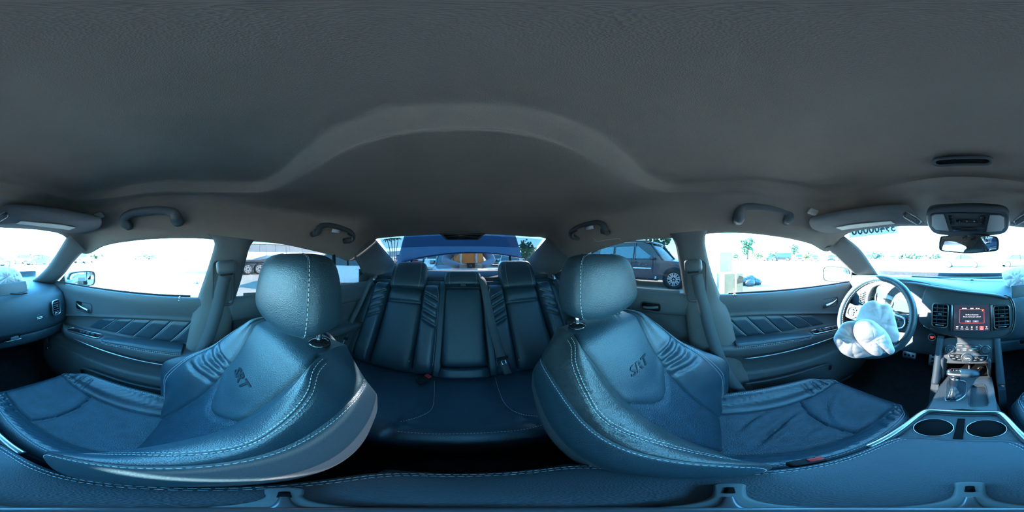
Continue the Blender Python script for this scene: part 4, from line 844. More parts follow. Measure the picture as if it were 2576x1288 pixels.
cl = pl2([(2386,888),(2485,893),(2482,904),(2474,909),(2430,909),(2400,906),(2389,899)], SO2, S2); mk('climate_panel', tr(prism(cl, .004, .001), SO2 + S2[:, 2] * .008, S2), GLOSSB, dash)
P = np.array([SO2 + S2 @ np.array([x, y, .0125]) for x, y in cl + cl[:1]]); mk('climate_rim', tube(P, .0020, 6), SATIN, dash)
for (u, v, r_, s_) in ((2392, 878, .020, 'O'), (2479, 880, .0215, ''), (2434, 899, .0235, 'AUTO')):
    o = s2(u, v); kn = mk('knob', tr(lathe([(0, 0), (r_ * 1.12, 0), (r_ * 1.12, .003), (r_, .004), (r_ * .94, .018), (r_ * .86, .020), (0, .0195)], 32), o, S2), PLASTIC, dash)
    mk('knob_ring', tr(ring_prism(circ(0, 0, r_ * 1.18, 36), circ(0, 0, r_ * 1.06, 36), .005), o, S2), SATIN, kn); mk('knob_face_ring', tr(ring_prism(circ(0, 0, r_ * .62, 30), circ(0, 0, r_ * .52, 30), .001), o + S2[:, 2] * .0195, S2), GUN, kn)
    if s_: mk('knob_marking', tr(text(s_, .007, bold=.0003), o + S2[:, 2] * .0203, S2), WHITEP, kn, smooth=False)
for (u0_, u1_, v_, s_) in ((2407,2425,869,'SPORT'),(2427,2445,870,''),(2447,2466,871,'OFF'),(2406,2418,879,'Stop'),(2420,2434,879.5,'Launch'),(2436,2450,880,'ESC'),(2452,2466,881,'P')):
    a, b2 = s2(u0_, v_, .012), s2(u1_, v_, .012); c = (a + b2) / 2; w = np.linalg.norm(b2 - a); bt = mk('radio_button', tr(rbox(w * .94, .011, .004, .0015), c, S2), PLASTIC2, dash)
    if s_: mk('button_print', tr(text(s_, .0052, bold=.0001), c + S2[:, 2] * .0023, S2), WHITEP, bt, smooth=False)
    else: mk('hazard_triangle', tr(ring_prism(circ(0, 0, .0058, 3), circ(0, 0, .0036, 3), .0004), c + S2[:, 2] * .0022, S2 @ np.array([[0, -1, 0], [1, 0, 0], [0, 0, 1.]])), mat('red_marking', (.7, .08, .06), .5), bt, smooth=False)
for (u, v_, s_) in ((2396,894,'SYNC'),(2411,894,'^'),(2456,897,'^'),(2472,898,'A/C'),(2400,901,'OFF'),(2414,903,'v'),(2452,905,'v'),(2469,904,'FRT')):
    c = s2(u, v_, .013); bt = mk('climate_button', tr(rbox(.017, .008, .003, .001), c, S2), PLASTIC, dash); mk('button_print', tr(text(s_, .005, bold=.0001), c + S2[:, 2] * .0017, S2), WHITEP if s_ != '^' else MATS['red_marking'], bt, smooth=False)
for a, b2 in ((s2(2412,874.5,.0135), s2(2458,876.5,.0135)), (s2(2402,897,.0135), s2(2420,898,.0135)), (s2(2450,900,.0135), s2(2465,901,.0135))): mk('silver_divider', tube([a, b2], .0014, 6), SATIN, dash)
# flanks that carry the stack down into the console, with padded edges
for s_ in (1, -1):
    yy = .015 + s_ * .112; q = [(.735, -.40), (.705, -.46), (.67, -.53), (.635, -.60), (.60, -.66), (.52, -1.0), (1.1, -1.0), (1.1, -.40)]
    V = np.array([(x, yy, z) for x, z in q] + [(x, yy + s_ * .030, z) for x, z in q]); k = len(q)
    mk('stack_flank', (V, [list(range(k)), list(range(k, 2 * k))[::-1]] + [[i, (i + 1) % k, (i + 1) % k + k, i + k] for i in range(k)]), SOFTDASH, dash, smooth=False)
    P = resamp([(.728, yy + s_ * .016, -.41), (.70, yy + s_ * .016, -.465), (.663, yy + s_ * .016, -.535), (.61, yy + s_ * .014, -.625)], 24); mk('knee_pad', tube(P, .016, 12), SOFTDASH, dash)
# open passenger airbag hatch
fb = basis((0, -1, 0), (-1, 0, .35)); fo = onx(2599, 727, .86); fb = basis((.30, -1, 0), (-1, -.30, .25))
mk('airbag_hatch', tr(rbox(.255, .062, .010, .003), onr(2598, 727, .845), fb), SOFTDASH, dash); P = resamp([onr(2554, 738, .845), onr(2575, 740, .84), onr(2600, 739, .84), onr(2625, 740, .84), onr(2645, 737, .845)], 20); mk('hatch_hinge', tube(P, .0035, 6), RUBBER, dash)
# wiper-side cowl strip and defroster grille at the glass
mk('defroster_grille', tr(rbox(.05, 1.0, .008, .003), (1.12, .03, -.150), basis((1, 0, -.1), (.1, 0, 1))), PLASTIC, dash)
mk('sun_sensor', tr(lathe([(0, 0), (.012, 0), (.010, .006), (0, .009)], 16), (1.02, .0, -.153)), GLOSSB, dash)

# ---------------------------------------------------------------- crumpled cloth
def crumple(name, px, r, depth, m, parent, seed, folds=7, amp=.010, back=.02, tilt=0.0, cc=None):
    rg = np.random.default_rng(seed); n = 96; O = resamp([onr(u, v, r if np.isscalar(r) else r[i]) for i, (u, v) in enumerate(px)], n, True); c = O.mean(0) if cc is None else cc; view = -c / np.linalg.norm(c)
    ks = np.r_[np.linspace(0, .8, 22), np.linspace(.83, 1, 10)]; th = np.arange(n) / n * 2 * PI; rows = []
    ph = rg.uniform(0, 6, (8, 3)); w = rg.uniform(.5, 1.2, 8)
    for k in ks:
        p = c + (O - c) * k; d = depth * (1 - k ** 2.6) ** .5
        q = (p - c) / .10; f = 0
        for i in range(8):
            dirv = np.array([0, math.cos(ph[i, 0]), math.sin(ph[i, 0])]); x = q @ dirv * (1.1 + i * .75) + ph[i, 1] + .9 * np.sin(q @ np.roll(dirv, 1) * 2.2 + ph[i, 2])
            f = f + w[i] * (1 - np.abs(np.sin(x)) ** .45) / (1 + .22 * i)
        rad = (1 - np.abs(np.sin(th * folds / 2 + ph[0, 0] + 1.5 * k)) ** .5) * .6 * k
        rows.append(p + view * (d - amp * (f * (1 - .3 * k) + rad) * (1 - k ** 8))[:, None])
    rows.append(O - view * .004)
    for k in (.97, .85, .5, .05): rows.append(c + (O - c) * k - view * back * (1 - k ** 3) ** .5)
    G = np.array(rows); V, F = grid(G, cc=True); return mk(name, (V, F), m, parent)
ab = thing('passenger_airbag', 'crumpled deflated white airbag spilling from the passenger dash hatch', 'airbag', tuple(onr(2590, 735, .97)))
crumple('airbag_fold', [(2520,690),(2530,680),(2550,673),(2570,670),(2590,676),(2600,700),(2590,722),(2565,735),(2556,742),(2540,735),(2528,712)], .98, .07, AIRBAG, ab, 3, 9, .016)
crumple('airbag_fold', [(2560,680),(2576,669),(2600,671),(2622,681),(2632,697),(2636,712),(2620,724),(2590,724),(2562,716)], .96, .07, AIRBAG, ab, 5, 11, .016)
crumple('airbag_fold', [(2612,706),(2630,704),(2645,708),(2649,720),(2643,733),(2632,728),(2616,722)], .97, .04, AIRBAG, ab, 9, 7, .010)

# ================================================================ STEERING WHEEL
WC = np.array([.585, .405, -.272]); WB = basis((0, -1, 0), (-.89, -.02, .45)); R = .182
sw_ = thing('steering_wheel', 'leather steering wheel with satin-edged spokes in front of the gauges', 'steering wheel', tuple(WC))
a = np.arange(96) / 96 * 2 * PI; sec = [(math.cos(t) * 1.15, math.sin(t) * .95) for t in np.arange(14) / 14 * 2 * PI]
rimr = .0165 + .002 * np.exp(-((np.mod(a, PI) - .9) / .25) ** 2)
rP = np.stack([R * np.cos(a), R * np.sin(a) - .006 * np.clip(-np.sin(a), 0, 1) ** 6, 0 * a], 1) @ WB.T + WC
mk('rim', tube(rP, rimr, 14, closed=True, sec=sec), LEATHER2, sw_)
st = MB(); st.add(stitches(np.array([WC + WB @ np.array([(R - .016) * math.cos(t), (R - .016) * math.sin(t), .006]) for t in np.linspace(0, 2 * PI, 300)]), np.tile(WB[:, 2], (300, 1)), .006, .004, .001)); mk('rim_stitching', st.get(), THREAD, sw_, smooth=False, kind='stuff')
mk('hub_pad', tr(prism(smooth2([(-.075,.045),(0,.058),(.075,.045),(.085,0),(.06,-.05),(0,-.075),(-.06,-.05),(-.085,0)], 5), .03, .010, 3), WC - WB[:, 2] * .045, WB), PLASTIC, sw_)
for sg_ in (-1, 1):
    sp = mk('spoke', tr(prism(smooth2([(sg_ * .06, .035), (sg_ * .12, .028), (sg_ * .172, .030), (sg_ * .172, -.030), (sg_ * .13, -.045), (sg_ * .07, -.035)][::sg_], 4), .016, .004), WC - WB[:, 2] * .022, WB), PLASTIC, sw_)
    P = np.array([WC + WB @ np.array([x * sg_, y, -.003]) for x, y in cr([(.075,.022),(.11,.020),(.142,.012),(.150,-.006),(.143,-.026),(.115,-.036),(.09,-.030)], 6)]); mk('spoke_trim', tube(P, .0045, 8), SATIN, sp)
    for x, y in ((.105, .004), (.125, .004), (.115, .016), (.115, -.010), (.115, -.022)): mk('spoke_button', tr(rbox(.014, .009, .006, .002), WC + WB @ np.array([x * sg_, y, -.004]), WB), GLOSSB, sp)
mk('lower_spoke', tr(prism([(-.028, -.05), (.028, -.05), (.022, -.176), (-.022, -.176)][::-1], .014, .003), WC - WB[:, 2] * .022, WB), PLASTIC, sw_)
mk('column_shroud', tube(np.array([WC - WB[:, 2] * k for k in (.04, .08, .16, .26)]), [.045, .055, .06, .06], 18), PLASTIC, sw_)
mk('column_stalk', tube(np.array([WC + WB @ np.array(p) for p in ((.03, .02, -.09), (.10, .03, -.085), (.15, .035, -.08))]), [.006, .007, .010], 10), PLASTIC, sw_)
mk('column_stalk', tube(np.array([WC + WB @ np.array(p) for p in ((-.03, .02, -.09), (-.10, .03, -.085), (-.15, .035, -.08))]), [.006, .007, .010], 10), PLASTIC, sw_)
da = thing('driver_airbag', 'deflated white airbag hanging over the lower half of the steering wheel', 'airbag', tuple(onr(2170, 900, .60)))
crumple('airbag_fold', [(2166,772),(2182,760),(2200,756),(2216,764),(2240,769),(2250,795),(2258,825),(2263,848),(2252,862),(2232,856),(2205,825),(2170,805),(2150,815),(2158,790)], [.60]*14, .045, AIRBAG, da, 11, 9, .012)
crumple('airbag_fold', [(2122,812),(2150,806),(2170,806),(2182,850),(2192,885),(2196,894),(2160,901),(2140,899),(2118,888),(2104,870),(2097,851),(2108,829)], .545, .045, AIRBAG, da, 4, 8, .014)
crumple('airbag_fold', [(2147,824),(2156,808),(2175,803),(2196,807),(2220,825),(2237,845),(2246,868),(2251,884),(2240,892),(2225,884),(2215,895),(2195,893),(2170,873),(2150,848)], .525, .05, AIRBAG, da, 8, 7, .008)
# ================================================================ CENTRE CONSOLE
con = thing('centre_console', 'centre console with silver-rimmed cup holders, shifter plate and open cubby', 'console', (.45, .025, -1.0))
CY = .025
# sides and body
def body(x0, x1, y0, y1, z0, z1, bev=.01): return tr(rbox(x1 - x0, y1 - y0, z1 - z0, bev), ((x0 + x1) / 2, (y0 + y1) / 2, (z0 + z1) / 2))
bx = lambda xs_, w0, ztop: None
rows = []
for x, hw, zt in ((-.16,.105,-.66),(.10,.110,-.66),(.26,.112,-.635),(.30,.113,-.618),(.42,.106,-.618),(.55,.10,-.625),(.68,.098,-.632),(.76,.10,-.64),(.84,.115,-.62)):
    sec_ = [(-hw - .012, -1.0), (-hw - .006, -.80), (-hw, zt - .012), (-hw + .008, zt), (hw - .008, zt), (hw, zt - .012), (hw + .006, -.80), (hw + .012, -1.0)]
    rows.append([(x, CY + a, b) for a, b in sec_])
G = np.array(rows); mk('console_body', grid(G, flip=True), PLASTIC, con, smooth='auto')
# shifter plate with its openings
zp = -.612
def z2(pts, z=zp): return [(onz(u, v, z)[0], onz(u, v, z)[1]) for u, v in pts]
plate = z2([(2334,1031),(2350,1000),(2372,962),(2385,946),(2494,946),(2500,975),(2505,1005),(2509,1034),(2420,1029)])
boot_o = smooth2(z2([(2378,1004),(2384,965),(2392,958),(2424,959),(2431,967),(2429,992),(2410,1007),(2392,1009)]), 4)
tray_o = z2([(2441,973),(2447,968),(2476,968),(2481,974),(2488,1014),(2484,1022),(2442,1024),(2437,1017)])
mk('shifter_plate', tr(holed(plate, [boot_o, tray_o], .006), (0, 0, zp - .004)), PLASTIC2, con, smooth=False)
P = np.array([(x, y, zp + .002) for x, y in boot_o]); mk('boot_bezel', tube(P, .0032, 8, closed=True), SATIN, con)
P = np.array([(x, y, zp + .001) for x, y in tray_o]); mk('tray_rim', tube(P, .0024, 6, closed=True), PLASTIC, con)
tc_ = np.mean(tray_o, 0); mk('tray_well', tr(rbox(.115, .062, .004, .001), (tc_[0], tc_[1], zp - .035)), RUBBER, con)
tw = np.array(tray_o); V = np.array([(x, y, z) for z in (zp - .002, zp - .036) for x, y in tray_o]); k = len(tray_o); mk('tray_walls', (V, [[i, (i + 1) % k, (i + 1) % k + k, i + k] for i in range(k)]), PLASTIC, con, smooth=False)
# gaiter and lever
bo = np.array([(x, y) for x, y in boot_o]); bc = bo.mean(0); top = np.array([.545, .062, -.553]); rows = []
for k, t in enumerate(np.linspace(0, 1, 14)):
    r_ = (1 - t) ** .75 * .97 + .13; c = blend(np.array([bc[0], bc[1], zp - .006]), top, t); f = 1 + .05 * math.sin(t * 26) * (1 - t)
    an = np.arange(len(bo)); p = (bo - bc) * r_ * f * (1 + .05 * np.sin(an * 2.3 + t * 3))[:, None]; rows.append(np.stack([c[0] + p[:, 0], c[1] + p[:, 1], np.full(len(bo), c[2])], 1))
mk('shifter_gaiter', grid(cr(np.array(rows), 2), cc=True), LEATHER, con)
sh_ = thing('gear_shifter', 'T-shaped silver and leather gear shifter rising from the console gaiter', 'gear lever', tuple(top))
mk('shift_neck', tube(resamp([top + [0, 0, -.01], top + [.003, 0, .015], top + [.008, -.004, .038]], 12), np.linspace(.013, .019, 12), 16), SATIN, sh_)
kc = onx(2424, 939, .56); rows = []
for y_, w, h, dz in ((.060,.006,.004,.0),(.057,.016,.010,.001),(.045,.022,.014,.002),(.02,.024,.016,.001),(-.01,.024,.017,0),(-.035,.021,.014,-.001),(-.05,.014,.009,-.003),(-.056,.005,.003,-.004)):
    an = np.arange(24) / 24 * 2 * PI; rows.append(np.stack([kc[0] + w * np.cos(an), np.full(24, kc[1] + y_), kc[2] + dz + h * np.sin(an)], 1))
G = cr(np.array(rows), 5); R_ = G.shape[0]; mk('shift_knob', grid(G[:int(R_ * .52)], cc=True), SATIN, sh_); mk('knob_grip', grid(G[int(R_ * .52) - 1:], cc=True), LEATHER2, sh_, label='leather half of the grip')
mk('selector_display', tr(rbox(.024, .036, .003, .001), kc + [-.004, .030, .0165]), GLOSSB, sh_)
for i, s_ in enumerate('PRND'): mk('gear_letter', tr(text(s_, .008), kc + [-.004, .044 - i * .010, .0183], basis((0, -1, 0), (-.3, 0, 1))), UIR if s_ == 'P' else WHITEP, sh_, smooth=False)
# cubby under the stack
mk('cubby_back', tr(rbox(.01, .20, .13, .002), (.83, CY, -.57)), VOIDM, con); mk('cubby_floor', tr(rbox(.14, .19, .006, .002), (.75, CY, -.628)), RUBBER, con)
mk('cubby_door', tr(rbox(.01, .075, .05, .003), onx(2438, 932, .765), basis((0, -1, 0), (-1, 0, .5))), PLASTIC2, con)
so_ = onx(2468, 929, .76); mk('power_socket', tr(lathe([(.0, -.004), (.011, -.004), (.012, .006), (.016, .007), (.017, 0), (.0, 0)][::-1], 26), so_, basis((0, -1, 0), (-1, 0, .4))), GLOSSB, con); mk('socket_ring', tr(ring_prism(circ(0, 0, .0185, 30), circ(0, 0, .0160, 30), .007), so_, basis((0, -1, 0), (-1, 0, .4))), GUN, con)
for s_ in (-1, 1): mk('console_wall', tr(rbox(.20, .012, .15, .004), (.76, CY + s_ * .098, -.575)), PLASTIC2, con)
# cup holders
zc = -.592
tray = [(.402,-.062),(.395,-.072),(.24,-.080),(.24,.128),(.395,.118),(.402,.108)]
ca, cb_ = (.333,.080), (.335,-.030)
mk('cup_holder_plate', tr(holed(tray, [circ(*ca, .0415, 40), circ(*cb_, .0415, 40)], .005), (0, 0, zc - .012)), PLASTIC, con, smooth=False)
for c in (ca, cb_):
    cu = mk('cup_well', tr(flip(lathe([(.0415, 0), (.0405, -.02), (.036, -.075), (.0, -.076)], 40)), (c[0], c[1], zc - .007)), VOIDM, con)
    mk('cup_well_lip', tr(ring_prism(circ(0, 0, .0430, 44), circ(0, 0, .0412, 44), .002), (c[0], c[1], zc - .007)), SATIN, cu)
mk('cup_divider_slot', tr(rbox(.10, .018, .003, .001), (.335, .025, zc - .006)), VOIDM, con)
P = resamp([(.20,.150,-.590),(.30,.140,-.587),(.38,.127,-.586),(.408,.105,-.586),(.412,.025,-.586),(.408,-.058,-.586),(.38,-.078,-.586),(.30,-.090,-.587),(.20,-.098,-.590)], 90)
mk('cup_holder_rim', tube(P, .0065, 10, sec=[(math.cos(t) * .8, math.sin(t) * 1.2) for t in np.arange(10) / 10 * 2 * PI]), SATIN, con)
P2 = P.copy(); P2[:, 2] -= .008; P2c = P2.mean(0); P2 = P2c + (P2 - P2c) * [.975, .95, 1]; mk('cup_holder_wall', tube(P2, .007, 8), PLASTIC, con)
co = thing('coins', 'small pile of coins and grit in the left cup holder', 'coins', (.31, .075, -.667))
for i in range(9):
    an, rr_ = i * 2.4, .004 + .0028 * i; mk('coin', tr(lathe([(0, 0), (.009, 0), (.009, .0017), (0, .0017)], 16), (.312 + rr_ * math.cos(an), .075 + rr_ * math.sin(an), -.667 + .0018 * (i % 4))), SATIN, co)
# ================================================================ ARMREST LID
ar_ = thing('armrest_lid', 'padded dark armrest lid with double pale stitching between the front seats', 'armrest', (.07, .028, -.66))
x0, x1, y0, y1 = -.145, .283, -.094, .148
acx, acy = (x0 + x1) / 2, (y0 + y1) / 2
def aring(hx, hy, z, n=120, p=.24, fz_=None):
    t = np.arange(n) / n * 2 * PI; X = np.sign(np.cos(t)) * np.abs(np.cos(t)) ** (2 * p / 1.0 if 0 else p * 1.6); Y = np.sign(np.sin(t)) * np.abs(np.sin(t)) ** (p * 1.6); return np.stack([acx + hx * X, acy + hy * Y, np.full(n, z) if np.isscalar(z) else z], 1)
hx, hy = (x1 - x0) / 2, (y1 - y0) / 2
AR = [aring(hx * k, hy * k, z) for k, z in ((.90, -.655), (.97, -.655), (.985, -.64), (1.0, -.615), (1.0, -.598))]
AR += [aring(hx - d, hy - d, z) for d, z in ((.003, -.588), (.008, -.583), (.012, -.5815), (.0125, -.583), (.013, -.5815), (.02, -.577), (.04, -.573), (.07, -.571), (.1, -.570))]
G = np.array(AR); G = cr(G, 3); V, F = grid(G, cc=True); n_ = G.shape[1]; F.append([(G.shape[0] - 1) * n_ + i for i in range(n_)]); mk('lid_pad', (V, F), SOFTDASH, ar_)
st = MB()
for d in (.0095, .0165): P = aring(hx - d, hy - d, -.581 if d < .012 else -.5785, 400); k0 = int(np.argmin(np.where(P[:, 1] > acy, np.abs(P[:, 0] - .255), 9))); P = np.roll(P, -k0, 0); kk = [i for i in range(400) if P[i, 0] < .255]; P = P[kk[0]:kk[-1] + 1]; st.add(stitches(P, np.tile([0, 0, 1.], (len(P), 1)), .0050, .0022, .0007, .0012))
mk('lid_stitching', st.get(), THREAD, ar_, smooth=False, kind='stuff')
mk('lid_latch', tr(rbox(.014, .06, .012, .004), (x1 + .002, .026, -.618)), PLASTIC2, ar_)
# tripod legs of the camera stand resting on the lid
tp = thing('mini_tripod', 'folding three-legged camera stand, grey feet resting on the armrest lid', 'tripod', (0, 0, -.57))
TG = mat('grey_green_rubber', (.10, .13, .14), .55, bump=[('noise', 80, .4)]); TS = mat('grey_anodised_leg', (.13, .15, .17), .35, metal=.6)
for u, rr_ in ((2440, .105), (1835, .10), (715, .085)):
    p = (u - U0) / 2576 * 2 * PI; d = np.array([-math.cos(p), math.sin(p), 0]); B = basis(d, (0, 0, 1))
    lg = mk('leg', tr(prism(smooth2([(.008, -.007), (.05, -.006), (rr_ - .02, -.008), (rr_ - .004, -.009), (rr_, 0), (rr_ - .004, .009), (rr_ - .02, .008), (.05, .006), (.008, .007)], 4), .008, .002), (0, 0, -.569), B), TG, tp)
    mk('leg_slot', tr(prism(rrect(.022, .005, .002), .0006), np.array([0, 0, -.5607]) + d * (rr_ - .025), B), VOIDM, lg); mk('leg_rib', tr(rbox(.045, .0035, .003, .001), np.array([0, 0, -.561]) + d * (.03), B), TS, lg)
mk('hub', tr(lathe([(0, 0), (.016, 0), (.017, .006), (.013, .012), (.006, .014), (0, .014)], 28), (0, 0, -.569)), TS, tp)
# front seat buckles beside the console
for s_, (u, v), lb in ((1, (2005, 1170), 'red-topped seat belt buckle wedged between driver seat and console'),):
    o = np.array([.10, .160, -.60]); b = thing('belt_buckle', lb, 'buckle', tuple(o)); mk('buckle_body', tr(rbox(.05, .02, .035, .006), o), RUBBER, b); mk('release_button', tr(rbox(.022, .012, .006, .002), o + [.012, 0, .018]), RED, b)

# ================================================================ OVERHEAD
OB = basis((0, -1, 0), (-.447, 0, -.894)); OO = np.array([.555, .0, .118])
oc = thing('overhead_console', 'overhead console with two frosted reading lamps and button strip above the mirror', 'overhead console', tuple(onplane(2435, 555, OO, OB)))
osh = smooth2(pl2([(2330,545),(2336,530),(2352,524),(2400,521),(2440,520),(2485,521),(2520,525),(2536,533),(2541,548),(2538,572),(2525,586),(2490,592),(2440,594),(2390,592),(2352,586),(2336,570)], OO, OB), 5)
mk('console_shell', tr(prism(osh, .022, .010, 4), OO - OB[:, 2] * .016, OB), PLASTIC2, oc)
oi = smooth2(pl2([(2340,540),(2348,533),(2375,531),(2440,531),(2500,533),(2522,537),(2528,548),(2526,570),(2510,578),(2440,580),(2380,578),(2350,573),(2342,560)], OO, OB), 4)
mk('console_inlay', tr(prism(oi, .004, .001), OO + OB[:, 2] * .006, OB), PLASTIC, oc)
for pts in ([(2345,537),(2352,533),(2374,532),(2388,574),(2355,571),(2345,562)], [(2490,534),(2515,535),(2525,541),(2526,565),(2519,574),(2481,577)]):
    q = pl2(pts, OO, OB); mk('reading_lamp', tr(prism(q, .004, .0015), OO + OB[:, 2] * .0095, OB), LENS, oc)
q = pl2([(2405,545),(2460,545),(2460,554),(2405,554)], OO, OB); bs = mk('button_strip', tr(prism(q, .003, .001), OO + OB[:, 2] * .010, OB), GLOSSB, oc)
for i, s_ in enumerate('I II III'.split()): mk('strip_print', tr(text(s_, .008), OO + OB @ np.array([np.mean([p[0] for p in q]) + (i - 1) * .024, np.mean([p[1] for p in q]), .0135]), OB), WHITEP, bs, smooth=False)
for pts in ([(2386,535),(2396,535),(2401,559),(2390,559)], [(2466,536),(2480,536),(2478,560),(2466,560)]):
    for k in range(3):
        a = [(p0 + (p3 - p0) * (k + t) / 3, q0 + (q3 - q0) * (k + t) / 3) for t, ((p0, q0), (p3, q3)) in ((.08, (pts[0], pts[3])), (.08, (pts[1], pts[2])), (.9, (pts[1], pts[2])), (.9, (pts[0], pts[3])))]
        mk('overhead_button', tr(prism(pl2(a, OO, OB), .004, .001), OO + OB[:, 2] * .010, OB), GLOSSB, oc)
q = pl2([(2393,565),(2475,566),(2466,575),(2400,574)], OO, OB); mk('rear_button_bar', tr(prism(q, .004, .001), OO + OB[:, 2] * .010, OB), GLOSSB, oc)
# rear-view mirror
MBs = basis((0, -1, 0), (-1, .22, -.04)); MC = onx(2434, 614, .62)
mi = thing('rear_view_mirror', 'wide rear-view mirror under the overhead console', 'mirror', tuple(MC))
mo = smooth2([(-.112,.026),(-.095,.034),(0,.037),(.095,.030),(.116,.020),(.118,-.012),(.108,-.026),(.06,-.032),(0,-.036),(-.06,-.032),(-.108,-.026),(-.118,-.010)], 4)
mk('mirror_housing', tr(prism(mo, .024, .004), MC - MBs[:, 2] * .024, MBs), PLASTIC, mi)
mk('mirror_pane', tr(prism([(x * .94, y * .88) for x, y in mo], .0008), MC + MBs[:, 2] * .0004, MBs), MIRRORM, mi, smooth=False)
mk('mirror_frame', tr(ring_prism(mo, [(x * .95, y * .89) for x, y in mo], .002), MC + MBs[:, 2] * .0002, MBs), PLASTIC, mi)
mk('mirror_stem', tube(np.array([MC - MBs[:, 2] * .02 + [0, 0, .01], MC + [.05, 0, .03], MC + [.07, 0, .07]]), [.012, .010, .014], 12), PLASTIC, mi)
mk('mirror_base', tr(rbox(.05, .12, .035, .01), MC + [.05, -.02, .045]), PLASTIC2, mi)
# sun visors
def visor(s, lab):
    mp = (lambda u: u) if s > 0 else (lambda u: 4868 - u)
    pts = [(2036,556),(2044,548),(2075,540),(2140,529),(2200,521),(2255,517),(2282,520),(2296,530),(2308,545),(2322,560),(2318,564),(2250,568),(2180,575),(2120,583),(2085,586),(2050,578),(2038,568)]
    P = np.array([onz(mp(u), v, .166 - .055 * (v - 517) / 70) for u, v in pts]); P = cr(P, 4, True); c = P.mean(0); nrm_ = np.array([-.35, 0, -1.0]); nrm_ /= np.linalg.norm(nrm_)
    t = thing('sun_visor', lab, 'sun visor', tuple(c), 'folded sun visors'); rows = []
    for k, d in ((.02, .010), (.5, .010), (.85, .009), (.95, .006), (1.0, 0), (1.0, -.006), (.9, -.012), (.02, -.014)): rows.append(c + (P - c) * k + nrm_ * d)
    mk('visor_pad', grid(np.array(rows), cc=True), PILLAR, t)
    lb = [(2102,573),(2140,566),(2180,562),(2240,557),(2246,561),(2252,563),(2180,571),(2118,579)]
    Q = np.array([onz(mp(u), v, .158 - .055 * (v - 517) / 70) for u, v in lb]); Q2 = Q - nrm_ * .0025; k = len(Q); mk('warning_label', (np.vstack([Q, Q2]), [list(range(k)), list(range(k, 2 * k))[::-1]] + [[i, (i + 1) % k, (i + 1) % k + k, i + k] for i in range(k)]), mat('cream_label', (.62, .60, .52), .6, var=.06, vscale=40), t, smooth=False)
    R0 = np.array([onz(mp(u), v, .150 - .055 * (v - 517) / 70) for u, v in ((2274,538),(2290,548),(2312,561))]); mk('visor_pivot', tube(resamp(R0, 14), np.r_[.005, np.full(12, .010), .005], 10), PLASTIC2, t)
    Rc = np.array([onz(mp(u), v, .152 - .055 * (v - 517) / 70) for u, v in ((2280,534),(2302,545),(2318,558))]); mk('pivot_edge', tube(Rc, .0025, 6), SATIN, t)
visor(1, 'folded driver sun visor with cream warning label'); visor(-1, 'folded passenger sun visor with cream warning label')
# small roof fittings
for (u, v, s, lb) in ((2045, 532, 1, 'small cream roof lamp ahead of the driver grab handle'), (250, 541, -1, 'small cream roof lamp ahead of the passenger grab handle')):
    c = onz(u, v, .178); B = basis((1, 0, 0), (-.2, -s * .55, -1)); t = thing('roof_lamp', lb, 'lamp', tuple(c), 'small roof lamps')
    mk('lamp_frame', tr(prism(rrect(.038, .030, .005), .006, .002), c, B), mat('cream_plastic', (.50, .48, .42), .5), t); mk('lamp_lens', tr(prism(rrect(.018, .014, .003), .002, .0005), c + B[:, 2] * .006, B), LENS, t)
c = onz(2421, 404, .2545); mf = thing('microphone_bezel', 'long dark oval recess in the headliner ahead of the raised panel', 'roof fitting', tuple(c)); B = basis((0, -1, 0), (0, 0, -1))
mk('bezel_frame', tr(ring_prism(rrect(.145, .042, .020, 8), rrect(.128, .028, .013, 8), .007), c + [0, 0, .003], B), PLASTIC2, mf); mk('bezel_recess', tr(prism(rrect(.13, .03, .013, 8), .002), c + [0, 0, .003], B), VOIDM, mf)
# high stop lamp housing at the top of the rear window
q = onx(1163, 594, -1.17); hs = thing('high_stop_lamp', 'dark trapezoid brake lamp housing at the top of the rear window', 'lamp', tuple(q)); B = basis((0, 1, 0), (1, 0, -.25))
mk('lamp_housing', tr(prism([(-.165, .022), (.165, .022), (.115, -.026), (-.115, -.026)][::-1], .03, .006), q + [-.01, 0, .002], B), PLASTIC, hs); mk('lamp_face', tr(prism([(-.135, .012), (.135, .012), (.105, -.020), (-.105, -.020)][::-1], .002), q + [.0235, 0, -.004], B), GLOSSB, hs)
# loose thread hanging from the roof trim
th_ = mk('loose_thread', tube(resamp([ony(1497,600,.60), ony(1507,608,.60), ony(1530,604,.60), ony(1560,601,.60), ony(1566,606,.60)], 24) - [0, .012, 0], .0008, 5), THREAD); tag(th_, 'loose pale thread hanging above the driver side rear window', 'thread')
# pedals
for (u, v, w, h, lb, nm) in ((2347, 902, .045, .10, 'drilled metal accelerator pedal beside the console', 'accelerator_pedal'), (2288, 893, .085, .05, 'metal-faced brake pedal below the steering wheel', 'brake_pedal')):
    c = onx(u, v, .90); t = thing(nm, lb, 'pedal', tuple(c + [0, 0, -.05])); B = basis((0, -1, 0), (-1, 0, .35)); mk('pedal_plate', tr(prism(rrect(w, h, .01), .008, .002), c, B), SATIN, t)
    for i in range(3): mk('rubber_stud', tr(lathe([(0, 0), (.008, 0), (.007, .004), (0, .004)], 14), c + B @ np.array([0 if h > w else (i - 1) * .025, (i - 1) * .028 if h > w else 0, .008]), B), RUBBER, t)
    mk('pedal_arm', tube(np.array([c + [.01, 0, 0], c + [.06, 0, .08], c + [.10, 0, .22]]), .009, 8), RUBBER, t)
fh = onx(122, 875, .92); t = thing('footwell_latch', 'small bright metal catch in the dark passenger footwell', 'catch', tuple(fh)); mk('catch_plate', tr(rbox(.02, .035, .03, .005), fh), CHROME, t); mk('catch_arm', tube(np.array([fh, fh + [.02, 0, .10]]), .006, 8), GUN, t)
